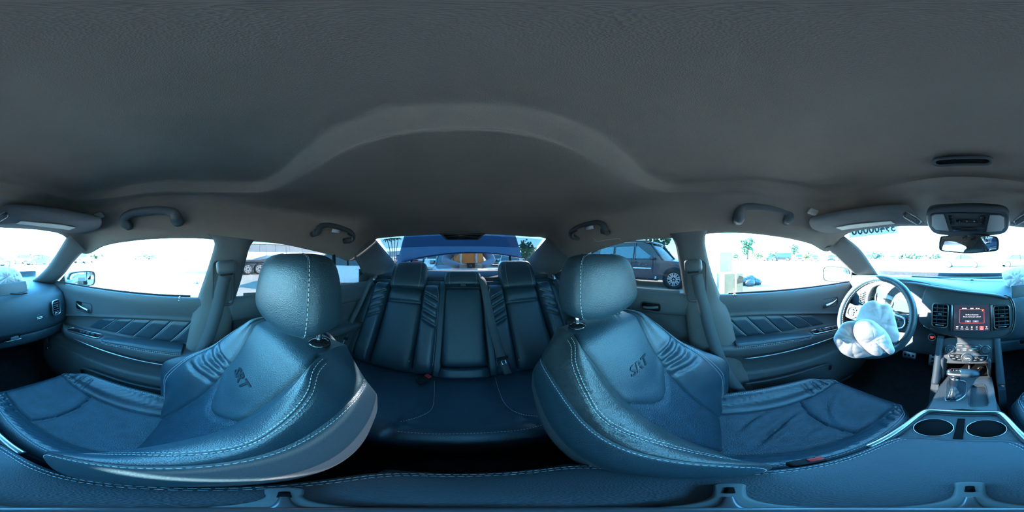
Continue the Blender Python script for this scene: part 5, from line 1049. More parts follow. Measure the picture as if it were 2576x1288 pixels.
# auction lot number stuck inside the top of the windscreen, read from outside so reversed in here
stB = basis((0, -1, 0), (-1, 0, -.15)); s0, s1 = onr(2136, 590, .80), onr(2257, 578, .86)
ex = s1 - s0; ez = np.cross(ex, [0, 0, 1.]); ez *= -np.sign(ez.dot(s0)) if 0 else 1
B = basis(ex, ez if ez.dot(-s0) > 0 else -ez); W_ = np.linalg.norm(ex); stt = thing('windscreen_sticker', 'pale blue sticker strip with reversed dark digits at the windscreen top', 'sticker', tuple((s0 + s1) / 2))
mk('sticker_film', tr(rbox(W_, .05, .0006, 0), (s0 + s1) / 2 + [0, 0, .008], B), glass('sticker_film', (.30, .27, .25), .03), stt)
V, F = text('59400000', .058, bold=.0012); V[:, 0] *= -1; mk('sticker_digits', tr((V, [f[::-1] for f in F]), (s0 + s1) / 2 + B[:, 2] * .001 + [0, 0, .012], B), mat('teal_ink', (.03, .07, .10), .6), stt, smooth=False)
# door mirrors outside the front windows
for s, (u, v), lb in ((1, (2103, 690), 'driver door mirror in grey shell outside the window'), (-1, (206, 702), 'passenger door mirror in grey shell outside the window')):
    c = ony(u, v, s * 1.0); B = basis((0, -1, 0), (-1, -s * .45, .02)); t = thing('door_mirror', lb, 'mirror', tuple(c), 'outside door mirrors')
    o = smooth2([(-.11, .052), (-.05, .062), (.06, .058), (.105, .045), (.115, 0), (.10, -.05), (.03, -.062), (-.06, -.062), (-.11, -.050), (-.12, 0)] if s > 0 else [(.11, .052), (.05, .062), (-.06, .058), (-.105, .045), (-.115, 0), (-.10, -.05), (-.03, -.062), (.06, -.062), (.11, -.050), (.12, 0)][::-1], 4)
    mk('mirror_shell', tr(prism([(x * 1.04, y * 1.06) for x, y in o], .10, .0), c - B[:, 2] * .10, B), mat('dark_paint', (.03, .04, .05), .3, coat=.5), t); mk('mirror_pane', tr(prism([(x * .93, y * .92) for x, y in o], .001), c + B[:, 2] * .001, B), MIRRORM, t, smooth=False)
    mk('mirror_rim', tr(ring_prism([(x * 1.04, y * 1.06) for x, y in o], [(x * .93, y * .92) for x, y in o], .004), c, B), RUBBER, t); mk('mirror_arm', tube(np.array([c + [.03, -s * .05, -.02], c + [.04, -s * .18, -.03]]), .03, 10), MATS['dark_paint'], t)
# ================================================================ YARD
SAND = mat('pale_sandy_ground', (.40, .33, .27), .95, bump=[('noise', 9, .6), ('noise', 60, .5)], col2=(.31, .25, .20), vscale=.8)
mk('yard_ground', tr(rbox(400, 400, .2, 0), (0, 0, -H - .1)), SAND, kind='structure', smooth=False)
# ================================================================ OUTSIDE: vehicles, people, trees
def paint(nm, col, rough=.3): return mat('paint_' + nm, col, rough, coat=.6)
TYRE = mat('tyre_rubber', (.015, .015, .016), .85); CGLASS = mat('dark_car_glass', (.02, .03, .035), .08, spec=.8); RIMM = mat('alloy_rim', (.45, .46, .48), .35, metal=.8)
HL = mat('headlamp_lens', (.7, .72, .75), .15); TL = mat('tail_lamp_red', (.35, .02, .02), .3); UNDER = mat('car_underside', (.01, .01, .011), .9)
G0 = -H
def wheel(root, p, R_, W_, sgn, spokes=6, twin=False):
    B = basis((1, 0, 0), (0, sgn, 0)); w = mk('wheel', tr(lathe([(R_ * .62, -.02), (R_ * .66, .0), (R_ * .95, 0), (R_, -.03), (R_, -W_ + .03), (R_ * .95, -W_), (R_ * .5, -W_)], 28), p, B), TYRE, root)
    mk('rim', tr(lathe([(0, -.05), (R_ * .60, -.05), (R_ * .64, -.005), (R_ * .68, -.005), (R_ * .68, -.06)], 28), p, B), VOIDM, w); mb = MB()
    for i in range(spokes):
        a = i / spokes * 2 * PI; Ra = np.array([[math.cos(a), -math.sin(a), 0], [math.sin(a), math.cos(a), 0], [0, 0, 1]]); mb.add(tr(prism([(R_ * .06, -R_ * .10), (R_ * .64, -R_ * .16), (R_ * .64, -R_ * .05), (R_ * .25, 0), (R_ * .64, R_ * .05), (R_ * .64, R_ * .16), (R_ * .06, R_ * .10)], .02), p + B @ np.array([0, 0, -.02]), B @ Ra))
    mb.add(tr(ring_prism(circ(0, 0, R_ * .68, 28), circ(0, 0, R_ * .62, 28), .02), p - B[:, 2] * .015, B)); mk('rim_spokes', mb.get(), RIMM, w, smooth=False)
PROF = {   # side outline: body line (x, z) as fractions of length/height, then the glasshouse
 'sedan': ([(0,.30),(.01,.42),(.03,.50),(.22,.60),(.30,.63),(.80,.66),(.97,.62),(1,.50),(1,.28),(.97,.18),(.03,.17)], [(.27,.60),(.41,.96),(.52,1.0),(.66,.98),(.84,.64)], .20, .80),
 'suv': ([(0,.28),(.01,.44),(.03,.54),(.20,.58),(.27,.60),(.97,.60),(1,.55),(1,.25),(.97,.17),(.03,.17)], [(.25,.58),(.35,.93),(.42,.99),(.90,1.0),(.965,.92),(.985,.58)], .17, .79),
 'hatch': ([(0,.30),(.01,.44),(.03,.52),(.20,.60),(.26,.63),(.95,.66),(1,.55),(1,.26),(.97,.18),(.03,.17)], [(.22,.60),(.38,.96),(.50,1.0),(.84,.97),(.97,.66)], .18, .80),
 'pickup': ([(0,.30),(.01,.48),(.03,.56),(.22,.60),(.28,.62),(.62,.62),(.63,.60),(.985,.60),(1,.55),(1,.28),(.97,.20),(.03,.20)], [(.26,.60),(.35,.94),(.42,1.0),(.56,.99),(.62,.62)], .17, .79),
 'van': ([(0,.22),(.01,.36),(.05,.46),(.14,.52),(.17,.54),(.99,.55),(1,.50),(1,.2),(.97,.14),(.03,.14)], [(.13,.50),(.24,.90),(.30,.99),(.97,1.0),(.99,.92),(.99,.52)], .16, .80)}
def car(name, label, cat, x, y, head, L, W_, Hh, kind, pm, group=None, spokes=6, detail=False):
    bp, gp, w0, w1 = PROF[kind]; t = thing(name, label, cat, (x, y, G0), group)
    c, s = math.cos(head), math.sin(head); M = np.array([[c, -s, 0], [s, c, 0], [0, 0, 1.]]); o = np.array([x, y, G0])
    def P3(V): V = np.asarray(V, float); return V @ M.T + o      # local: +X = front of car (outline x=0)
    def slabs(pts, hw, ztop, inset):     # body as rounded side-to-side loft of the outline
        Q = np.array([(L / 2 - a * L, b * Hh) for a, b in pts]); n = len(Q); rows = []
        cz = Q.mean(0)
        for k, (yy, sc) in enumerate(((-1, .965), (-.96, .99), (-.80, 1.0), (0, 1.012), (.80, 1.0), (.96, .99), (1, .965))):
            q = cz + (Q - cz) * sc; z = q[:, 1]; f = inset(z) if inset else np.ones(n); rows.append(np.stack([q[:, 0], yy * hw * f, z], 1))
        G = np.array(rows); V, F = grid(G, cc=True); F += [list(range(n))[::-1], [6 * n + i for i in range(n)]]; return V, F
    zs = bp[4][1] * Hh
    V, F = slabs(bp, W_ / 2, 0, lambda z: 1 - .10 * np.clip((z - zs * .8) / (Hh * .2), 0, 1)); mk('car_body', (P3(V), F), pm, t, smooth='auto')
    V, F = slabs(gp + [(gp[-1][0] - .01, gp[-1][1] - .06), (gp[0][0] + .01, gp[0][1] - .06)], W_ / 2 * .90, 0, lambda z: 1 - .16 * np.clip((z - zs) / (Hh - zs), 0, 1)); mk('glasshouse', (P3(V), F), CGLASS, t, smooth='auto')
    # roof and pillars in body colour
    tops = [p for p in gp if p[1] > .88]; xa, xb = L / 2 - tops[0][0] * L, L / 2 - tops[-1][0] * L
    Q = []
    for a, b in [gp[0]] * 0 + tops: Q.append((L / 2 - a * L, b * Hh + .012))
    Q = np.array(Q); hw = W_ / 2 * .90 * .86; G = np.array([[(q[0], yy * hw, q[1] + .02 * (1 - yy * yy)) for q in cr(Q, 3)] for yy in (-1, -.5, 0, .5, 1)]); mk('roof', (lambda VF: (P3(VF[0]), VF[1]))(solid(G, -.03)), pm, t)
    if abs(x) + abs(y) < 60:
        for sg in (-1, 1):
            for (a, b), (a2, b2) in ((gp[0], tops[0]), (tops[-1], gp[-1])) if kind != 'van' else ((gp[0], tops[0]),):
                p1 = np.array([L / 2 - a * L, sg * W_ / 2 * .905, b * Hh]); p2 = np.array([L / 2 - a2 * L, sg * hw, b2 * Hh]); mk('roof_pillar', tube(P3([p1, (p1 + p2) / 2 + [0, sg * .015, 0], p2]), .035, 6), pm, t)
            xm = L * .02; p1 = np.array([xm, sg * W_ / 2 * .90, zs]); p2 = np.array([xm - .03, sg * hw, Hh * .98]); mk('roof_pillar', tube(P3([p1, p2]), .03, 6), pm if kind != 'sedan' else VOIDM, t)
    R_ = Hh * (.225 if kind in ('sedan', 'hatch') else .205)
    for wx in (w0, w1):
        for sg in (-1, 1):
            p = np.array([L / 2 - wx * L, sg * (W_ / 2 + .005), R_]); B0 = P3([p])[0]
            ar = mk('wheel_arch', (lambda VF: (P3(VF[0]), VF[1]))(tr(lathe([(0, 0), (R_ * 1.16, 0), (R_ * 1.16, .012), (0, .012)], 24), p + [0, -sg * .012, .02], basis((1, 0, 0), (0, sg, 0)))), UNDER, t)
            wh_B = M @ basis((1, 0, 0), (0, sg, 0)); 
            w = mk('wheel', tr(lathe([(R_ * .62, -.02), (R_ * .66, .015), (R_ * .95, .015), (R_, -.02), (R_, -.19), (R_ * .5, -.2)], 24), B0, wh_B), TYRE, t); mb = MB()
            for i in range(spokes):
                a = i / spokes * 2 * PI + .2; Ra = np.array([[math.cos(a), -math.sin(a), 0], [math.sin(a), math.cos(a), 0], [0, 0, 1]]); mb.add(tr(prism([(R_ * .05, -R_ * .11), (R_ * .64, -R_ * .17), (R_ * .64, -R_ * .05), (R_ * .28, 0), (R_ * .64, R_ * .05), (R_ * .64, R_ * .17), (R_ * .05, R_ * .11)], .02), B0 - wh_B[:, 2] * .01, wh_B @ Ra))
            mb.add(tr(ring_prism(circ(0, 0, R_ * .69, 24), circ(0, 0, R_ * .62, 24), .025), B0 - wh_B[:, 2] * .01, wh_B)); mb.add(tr(lathe([(0, 0), (R_ * .12, 0), (R_ * .1, .02), (0, .02)], 12), B0, wh_B)); mk('rim', mb.get(), RIMM, w, smooth=False)
            mk('rim_well', tr(lathe([(0, 0), (R_ * .64, 0), (R_ * .64, .002), (0, .002)], 20), B0 - wh_B[:, 2] * .05, wh_B), VOIDM, w)
    for sg in (-1, 1):
        mk('headlamp', (lambda VF: (P3(VF[0]), VF[1]))(tr(rbox(.06, W_ * .22, Hh * .09, .02), (L / 2 - .03, sg * W_ * .35, Hh * .46))), HL, t)
        mk('tail_lamp', (lambda VF: (P3(VF[0]), VF[1]))(tr(rbox(.06, W_ * .16, Hh * .14, .02), (-L / 2 + .03, sg * W_ * .39, Hh * .50))), TL, t)
        mk('side_mirror', (lambda VF: (P3(VF[0]), VF[1]))(tr(rbox(.14, .20, .14, .04), (L / 2 - (gp[0][0] + .08) * L, sg * (W_ / 2 + .08), zs + .06))), pm, t)
    mk('grille', (lambda VF: (P3(VF[0]), VF[1]))(tr(rbox(.04, W_ * .5, Hh * .12, .01), (L / 2 - .005, 0, Hh * .40))), UNDER, t)
    return t, P3
SILV, WHT, BLK, GRY, REDP, BLU, DK = paint('silver', (.42, .44, .46)), paint('white', (.72, .73, .74)), paint('black', (.012, .013, .016)), paint('grey', (.12, .13, .14)), paint('red', (.30, .02, .02)), paint('blue', (.03, .10, .28)), paint('charcoal_dusty', (.035, .042, .055), .45)
def at(u, r): p = (u - U0) / 2576 * 2 * PI; return -math.cos(p) * r, math.sin(p) * r
# large dark SUV beside the car
t, P3 = car('sport_utility_vehicle', 'large dusty dark SUV parked close beside the driver side rear door', 'suv', -3.42, 7.05, 0.0, 5.5, 2.0, 1.92, 'suv', DK, spokes=7)
L_, W_, Hh = 5.5, 2.0, 1.92; yo = -W_ / 2 - .004
for xs_, nm in (((.62, .0), 'side_pane'), ((.0, -1.0), 'side_pane'), ((-1.08, -1.95), 'side_pane')):
    a, b = xs_; 
    z0_, z1_ = 1.20, 1.72; a1 = a - (.0 if a < .5 else .42); V = P3([(a + (.35 if a > .5 else 0), -.905, z0_), (b + .06, -.905, z0_), (b + .06, -.80, z1_), (a1 + (.0), -.80, z1_)]); V2 = V + [0, -.012, 0]; mk(nm, (np.vstack([V2, V]), [[0, 1, 2, 3], [7, 6, 5, 4], [0, 4, 5, 1], [1, 5, 6, 2], [2, 6, 7, 3], [3, 7, 4, 0]]), mat('suv_glass', (.10, .22, .26), .12, spec=.8), t, smooth=False)
for x_ in (.95, -.03, -1.05): mk('door_gap', tr(rbox(.012, .006, .86, 0), P3([(x_, yo + .012, .80)])[0]), VOIDM, t)
for x0_, x1_ in ((.88, .05), (-.10, -.95)): mk('side_moulding', tr(rbox(x0_ - x1_, .03, .055, .01), P3([((x0_ + x1_) / 2, yo, .80)])[0]), WHT if x0_ > .5 else DK, t)
for x_ in (.10, -.92): mk('door_handle', tr(rbox(.18, .04, .035, .012), P3([(x_, yo, 1.06)])[0]), DK, t)
mk('running_board', tr(rbox(2.6, .16, .06, .02), P3([(-.1, yo - .04, .36)])[0]), UNDER, t)
for q_, s_ in ((.43, 'YUKON'), (.66, 'XL')): mk('door_badge', tr(text(s_, .085, 0, .003), P3([(q_, yo - .002, .95)])[0], basis((1, 0, 0), (0, -1, 0))), CHROME, t, smooth=False)
mk('torn_sticker', tr(prism([(-.06, -.05), (.07, -.05), (.08, .06), (.03, .07), (.02, .0)], .004), P3([(1.02, yo - .004, .42)])[0], basis((1, 0, 0), (0, -1, 0))), WHITEP, t, smooth=False)
mk('marker_lamp', tr(lathe([(0, 0), (.022, 0), (.018, .012), (0, .014)], 14), P3([(-.35, yo, .42)])[0], basis((1, 0, 0), (0, -1, 0))), mat('amber_lens', (.7, .35, .05), .3), t)
for sg in (-1, 1): mk('roof_rail', tube(P3([(.6, sg * .72, 1.95), (-.5, sg * .74, 1.98), (-2.2, sg * .72, 1.96)]), .02, 8), BLK, t)
# parked rows
cars = [
 ('sedan', 1938, 47, .3, 'sedan', GRY, 'grey sedan far off left of the white van row in the driver window'),
 ('van', 1968, 44, 2.6, 'van', BLK, 'dark van with raised roof at the left end of the row beyond the driver window'),
 ('sport_utility_vehicle', 2010, 41, -2.0, 'suv', WHT, 'white SUV facing us, third vehicle along the row in the driver window'),
 ('hatchback', 2050, 40, -2.1, 'hatch', SILV, 'silver hatchback next to the white SUV in the driver window'),
 ('sedan', 2090, 44, -2.2, 'sedan', DK, 'dark sedan near the windscreen pillar in the driver window'),
 ('sedan', 2118, 44, -2.3, 'sedan', GRY, 'grey sedan at the right end of the row in the driver window'),
 ('pickup_truck', 2185, 60, -2.6, 'pickup', DK, 'distant dark pickup just right of the driver side windscreen pillar'),
 ('sedan', 2245, 66, -2.6, 'sedan', GRY, 'distant grey sedan seen through the windscreen above the wheel'),
 ('sedan', 2420, 19, PI / 2, 'sedan', SILV, 'pale sedan broadside ahead, seen below the rear-view mirror'),
 ('sedan', 2560, 20, -PI / 2, 'sedan', BLU, 'blue sedan broadside ahead, right of the mirror'),
 ('hatchback', 48, 27, PI / 2, 'hatch', GRY, 'grey hatchback ahead above the open airbag hatch'),
 ('sedan', 100, 24, PI / 2, 'sedan', BLK, 'black sedan ahead near the passenger windscreen pillar'),
 ('pickup_truck', 213, 30, 1.9, 'pickup', DK, 'dark pickup beyond the passenger door mirror'),
 ('sedan', 352, 62, 1.2, 'sedan', GRY, 'tiny grey sedan on the horizon of the passenger window, left of its pair'),
 ('sedan', 385, 60, 1.3, 'sedan', BLK, 'tiny black sedan on the horizon of the passenger window, right of its pair'),
 ('sedan', 868, 7.2, 2.3, 'sedan', WHT, 'white sedan close outside the passenger side rear window'),
 ('sedan', 830, 16, .6, 'sedan', BLU, 'blue sedan behind the white one outside the passenger side rear window'),
 ('sedan', 1012, 22, .4, 'sedan', REDP, 'red sedan at the left edge of the rear window'),
 ('hatchback', 1046, 27, .2, 'hatch', REDP, 'red hatchback beside the trunk hinge in the rear window'),
 ('pickup_truck', 1080, 21, 0.1, 'pickup', BLK, 'black pickup facing us left of the person in the rear window'),
 ('van', 1108, 15, 0.0, 'van', WHT, 'white van just left of the person in the rear window'),
 ('hatchback', 1140, 8.0, .1, 'hatch', GRY, 'grey hatchback directly behind the person in the rear window'),
 ('sport_utility_vehicle', 1245, 22, -.1, 'suv', GRY, 'grey SUV right of the person in the rear window'),
 ('sedan', 1283, 15, -.3, 'sedan', SILV, 'silver sedan near the right trunk hinge in the rear window'),
 ('pickup_truck', 1322, 24, -.4, 'pickup', WHT, 'white pickup at the right edge of the rear window')]
for nm, u, r, hd, kd, pm, lb in cars:
    x, y = at(u, r); dims = {'sedan': (4.8, 1.85, 1.45), 'hatch': (4.2, 1.8, 1.5), 'suv': (4.9, 1.95, 1.8), 'pickup': (5.6, 2.0, 1.85), 'van': (5.2, 2.0, 2.1)}[kd]
    car(nm, lb, {'sedan': 'car', 'hatch': 'car', 'suv': 'suv', 'pickup': 'truck', 'van': 'van'}[kd], x, y, hd, *dims, kd, pm, 'parked vehicles in the yard')
# low-loader trailer with paired wheels
x, y = at(636, 11.5); t = thing('flatbed_trailer', 'dark flatbed trailer with a pair of spoked wheels beyond the passenger side rear window', 'trailer', (x, y, G0)); c0 = np.array([x, y, G0])
mk('trailer_deck', tr(prism([(-3.2, .55), (-3.2, .95), (-1.8, 1.35), (-.6, 1.05), (3.0, .95), (3.0, .55)][::-1], 2.2, .02), c0 + [0, .2, 0], np.array([[1, 0, 0], [0, 0, -1], [0, 1, 0.]])), DK, t, smooth='auto')
for dx_ in (-.42, .42): wheel(t, c0 + [dx_, .26, .40], .40, .22, 1, 7)
mk('mudguard', tr(rbox(2.0, .5, .05, .02), c0 + [0, .1, .90]), BLK, t)
# long pale building
x, y = at(690, 48); bd = thing('warehouse', 'long white warehouse with grey panelled upper wall beyond the trailer', 'building', (x, y - 4, G0)); c0 = np.array([x - 6, y - 6, G0])
mk('lower_wall', tr(rbox(60, 9, 2.5, 0), c0 + [0, 0, 1.25]), mat('white_wall', (.55, .54, .52), .8), bd, smooth=False)
GP = mat('grey_cladding', (.17, .19, .21), .7, bump=[('ribs', 2, .2)])
for i in range(12): mk('cladding_panel', tr(rbox(4.94, 9.1, 2.3, .02), c0 + [-27.5 + i * 5, 0, 3.65]), GP, bd, smooth=False)
mk('roof_edge', tr(rbox(60.4, 9.6, .25, .02), c0 + [0, 0, 4.95]), mat('white_wall2', (.6, .6, .6), .7), bd, smooth=False)
for i, u in enumerate((670, 720)): x2, y2 = at(u, 40); pl = mk('light_pole', tube(np.array([(x2, y2, G0), (x2, y2, G0 + 3), (x2, y2, G0 + 6.6)]), [.07, .06, .04], 8), GRY); tag(pl, ('thin lamp pole above the warehouse, nearer the middle pillar', 'thin lamp pole above the warehouse, further from the middle pillar')[i], 'pole', 'yard lamp poles')
# cartons, bags, cone
CARD = mat('brown_cardboard', (.16, .095, .05), .85, bump=[('ribs', 60, .1)], var=.12, vscale=6)
x, y = at(1838, 3.6); t = thing('cardboard_box', 'tall torn cardboard box standing outside the driver window', 'box', (x, y, G0)); rz = .25; M = np.array([[math.cos(rz), -math.sin(rz), 0], [math.sin(rz), math.cos(rz), 0], [0, 0, 1.]]); o = np.array([x, y, G0])
mk('carton', tr(rbox(.42, .40, .93, .006), o + [0, 0, .465], M), CARD, t, smooth='auto'); mk('carton_tape', tr(rbox(.05, .402, .935, .002), o + [.04, 0, .466], M), mat('tape', (.35, .22, .10), .3), t)
mk('torn_flap', tr(prism([(-.1, 0), (.12, 0), (.10, .14), (.02, .08), (-.05, .15)], .004), o + M @ np.array([.10, -.205, .78]), M @ basis((1, 0, 0), (0, -1, .35))), mat('dark_cardboard', (.10, .04, .015), .9), t, smooth=False); mk('torn_opening', tr(prism([(-.07, -.1), (.09, -.07), (.1, .05), (0, .08)], .003), o + M @ np.array([.12, -.202, .80]), M @ basis((1, 0, 0), (0, -1, 0))), mat('box_inside', (.05, .025, .012), .9), t, smooth=False)
x, y = at(1822, 6.5); t = thing('cardboard_box', 'second paler cardboard box standing further off behind the torn one', 'box', (x, y, G0)); mk('carton', tr(rbox(.5, .45, 1.45, .01), (x, y, G0 + .725), M), mat('pale_cardboard', (.26, .19, .13), .85, var=.1), t, smooth='auto'); mk('carton_label', tr(rbox(.12, .003, .30, 0), np.array([x, y, G0 + .8]) + M @ np.array([.1, -.228, 0]), M), mat('label_grey', (.3, .3, .36), .6), t)
BAG = mat('black_bin_bag', (.015, .02, .03), .3, bump=[('noise', 18, .9)])
x, y = at(1884, 7.2); t = thing('bin_bags', 'heap of black plastic bags on the ground beyond the driver window', 'bag', (x, y, G0))
for i, (dx_, dy_, s_) in enumerate(((-.28, 0, .22), (.05, .05, .26), (.35, -.05, .18), (.0, -.25, .18))):
    bm = bmesh.new(); bmesh.ops.create_icosphere(bm, subdivisions=3, radius=1); V = np.array([v.co[:] for v in bm.verts]); F = [[v.index for v in f.verts] for f in bm.faces]; bm.free()
    f = 1 + .10 * np.sin(V[:, 0] * 9 + i) * np.sin(V[:, 2] * 11 + i * 2) + .08 * np.sin(V[:, 1] * 13 + V[:, 2] * 5); V = V * f[:, None] * [s_ * 1.25, s_, s_ * .9]; V[:, 2] = np.maximum(V[:, 2] + s_ * .75, .002); mk('bag', (V + [x + dx_, y + dy_, G0], F), BAG, t)
x, y = at(500, 7.5); t = thing('traffic_cone', 'small cone leaning by the middle pillar in the passenger window', 'cone', (x, y, G0)); mk('cone_body', tr(lathe([(.0, 0), (.14, 0), (.03, .42), (.0, .43)], 20), (x, y, G0 + .02)), GRY, t); mk('cone_base', tr(rbox(.34, .34, .03, .01), (x, y, G0 + .015)), BLK, t)
# raised trunk lid and hinges of our own car
tl = thing('trunk_lid', 'raised dark blue trunk lid behind the rear window', 'trunk lid', (-1.95, .02, -.10))
def lidp(u, v): d = ray(u, v); k = 1.95 / (-d[0] - .25 * d[2]); p = d * k; return p - np.array([.10 * (1 - (p[1] / .8) ** 2), 0, 0])
top = [lidp(u, v) for u, v in ((1040,540),(1085,531),(1157,528),(1230,531),(1275,540))]; ml = [lidp(u, v) for u, v in ((1018,592),(1080,592),(1157,592),(1235,592),(1296,592))]; bot = [lidp(u, v) for u, v in ((998,667),(1060,650),(1157,638),(1245,640),(1313,651))]
G = np.array([resamp(bot, 30), resamp([blend(a, b, .45) for a, b in zip(bot, ml)], 30), resamp(ml, 30), resamp(top, 30)]); G = cr(G, 8); V, F = solid(G, .035); mk('lid_skin', (V, F), paint('lid_blue', (.012, .035, .11), .2), tl)
for u in (1034, 1284): 
    p = lidp(u, 655 if u < 1100 else 645); mk('lid_hinge', tube(np.array([p + [0, 0, .06], p + [.02, 0, -.03], p + [.10, 0, -.16]]), .014, 8), VOIDM, tl)
rd = mk('rear_deck_panel', tr(rbox(.55, 1.3, .03, .01), (-2.12, .02, -.28)), PLASTIC, kind='structure')
# blue sunshade strip along the top of the rear glass
T = resamp([(-1.15,.64,.135),(-1.20,.34,.15),(-1.22,.02,.155),(-1.20,-.30,.15),(-1.15,-.62,.135)], 24); Bt = resamp([(-1.30,.65,.065),(-1.37,.34,.080),(-1.40,.02,.083),(-1.37,-.30,.080),(-1.30,-.63,.065)], 24)
mk('window_7', grid(np.array([blend(T, Bt, t_) for t_ in np.linspace(0, 1, 5)])), BAND, kind='structure', label='darker sunshade band along the top of the rear window')

# ---------------------------------------------------------------- person behind the car
def limb_skin(name, pts, m, parent, sub=2):      # one skinned surface grown on a skeleton: pts = {id: (pos, radius)}, edges
    nodes, edges = pts; me = bpy.data.meshes.new(name); org = wpos(parent)
    me.from_pydata([(np.array(p) - org).tolist() for p, r in nodes], edges, []); o = bpy.data.objects.new(name, me); COL.objects.link(o); o.parent = parent
    sk = o.modifiers.new('skin', 'SKIN'); me.skin_vertices  # layer exists once the modifier does
    for i, (p, r) in enumerate(nodes): me.skin_vertices[0].data[i].radius = (r, r) if np.isscalar(r) else r
    me.skin_vertices[0].data[0].use_root = True; s = o.modifiers.new('sub', 'SUBSURF'); s.levels = s.render_levels = sub
    dg = bpy.context.evaluated_depsgraph_get(); m2 = bpy.data.meshes.new_from_object(o.evaluated_get(dg)); o.modifiers.clear(); o.data = m2; m2.materials.clear(); m2.materials.append(m); m2.polygons.foreach_set('use_smooth', [True] * len(m2.polygons)); return o
px_, py_ = -2.62, .13; pe = thing('person', 'person in orange work vest and grey sleeves holding a small camera behind the car', 'person', (px_, py_, G0)); b = np.array([px_, py_, G0])
SKIN = mat('skin', (.40, .24, .17), .6); VEST = mat('orange_vest', (1.0, .26, .03), .6, bump=[('noise', 14, .8)]); SLV = mat('grey_sweatshirt', (.20, .25, .32), .9, bump=[('noise', 16, .7)]); JEAN = mat('dark_trousers', (.04, .05, .08), .9)
n = [((0,0,.98), .15), ((0,0,1.15), .15), ((0,0,1.34), .165), ((0,0,1.46), .12), ((0,0,1.53), .06), ((0,.17,1.45), .075), ((0,-.17,1.45), .075), ((-.0,.10,.92), .11), ((0,-.10,.92), .11), ((.02,.11,.50), .075), ((.02,-.11,.50), .075), ((-.02,.12,.09), .05), ((-.02,-.12,.09), .05), ((.10,.12,.05), .045), ((.10,-.12,.05), .045),
     ((.04,.30,1.22), .065), ((.04,-.29,1.22), .065), ((.27,.14,1.15), .045), ((.27,-.10,1.15), .045)]
ed = [(0,1),(1,2),(2,3),(3,4),(2,5),(2,6),(0,7),(0,8),(7,9),(8,10),(9,11),(10,12),(11,13),(12,14),(5,15),(6,16),(15,17),(16,18)]
limb_skin('body', ([(b + np.array(p), r) for p, r in n], ed), SLV, pe)
vn = [((0,0,1.0), .215), ((.0,0,1.16), .225), ((0,0,1.33), .225), ((0,0,1.44), .15), ((0,.12,1.46), .10), ((0,-.12,1.46), .10)]
vs = limb_skin('vest', ([(b + np.array(p), r) for p, r in vn], [(0,1),(1,2),(2,3),(2,4),(2,5)]), VEST, pe); vs.scale = (1, 1, 1)
for yy in (-.09, .09): mk('reflective_stripe', tube(resamp([b + [.165, yy, 1.02], b + [.18, yy, 1.16], b + [.18, yy, 1.32], b + [.13, yy * 1.1, 1.46]], 16), .012, 6), mat('reflective_tape', (.75, .75, .70), .3), pe)
tn = [((0,0,1.0), .158), ((0,.10,.92), .118), ((0,-.10,.92), .118), ((.02,.11,.50), .083), ((.02,-.11,.50), .083), ((-.02,.12,.12), .062), ((-.02,-.12,.12), .062)]
limb_skin('trousers', ([(b + np.array(p), r) for p, r in tn], [(0,1),(0,2),(1,3),(2,4),(3,5),(4,6)]), JEAN, pe)
limb_skin('head', ([(b + [0,0,1.52], .055), (b + [.01,0,1.60], .075), (b + [.012,0,1.68], .092), (b + [0,0,1.75], .075), (b + [.098,0,1.655], .014)], [(0,1),(1,2),(2,3),(2,4)]), SKIN, pe)
for sg in (-1, 1): mk('eye', tr(lathe([(0, 0), (.009, 0), (.006, .006), (0, .007)], 10), b + [.085, sg * .032, 1.682], basis((0, 1, 0), (1, 0, 0))), VOIDM, pe); mk('ear', tr(rbox(.03, .015, .05, .007), b + [-.005, sg * .092, 1.67]), SKIN, pe)
mk('mouth', tr(rbox(.008, .045, .008, .003), b + [.09, 0, 1.605]), mat('lips', (.35, .12, .10), .6), pe)
mk('cap', tr(lathe([(.0, .13), (.05, .12), (.095, .07), (.102, .0), (.098, 0)], 24), b + [0, 0, 1.69]), mat('dark_cap', (.02, .02, .03), .8), pe)
for sg, y0_ in ((1, .14), (-1, -.10)):
    hb = b + [.27, y0_, 1.15]; nn = [(hb, .036), (hb + [.05, -sg * .035, .0], .034)]; ee = [(0, 1)]
    for f in range(4):
        k = len(nn); fb_ = hb + np.array([.075, -sg * .05, .025 - f * .017]); nn += [(fb_, .010), (fb_ + [.022, -sg * .020, .004], .009), (fb_ + [.010, -sg * (.040 - .004 * abs(f - 1)), .004], .008)]; ee += [(1, k), (k, k + 1), (k + 1, k + 2)]
    k = len(nn); nn += [(hb + [.03, -sg * .035, .04], .011), (hb + [.05, -sg * .065, .048], .009)]; ee += [(1, k), (k, k + 1)]
    limb_skin('hand', (nn, ee), SKIN, pe)
pe.scale = (1, 1.3, 1)
cm = thing('camera', 'small black camera held at chest height by the person in the orange vest', 'camera', tuple(b + [.30, .02, 1.12])); mk('camera_body', tr(rbox(.03, .12, .07, .008), b + [.355, .02, 1.165]), VOIDM, cm); mk('camera_lens', tr(lathe([(0, 0), (.022, 0), (.020, .02), (0, .021)], 18), b + [.37, .02, 1.165], basis((0, 1, 0), (1, 0, 0))), GLOSSB, cm)
mk('wrist_strap', tube(resamp([b + [.31, .08, 1.13], b + [.32, .09, 1.05], b + [.31, .06, 1.0]], 12), .004, 6), RED, cm)

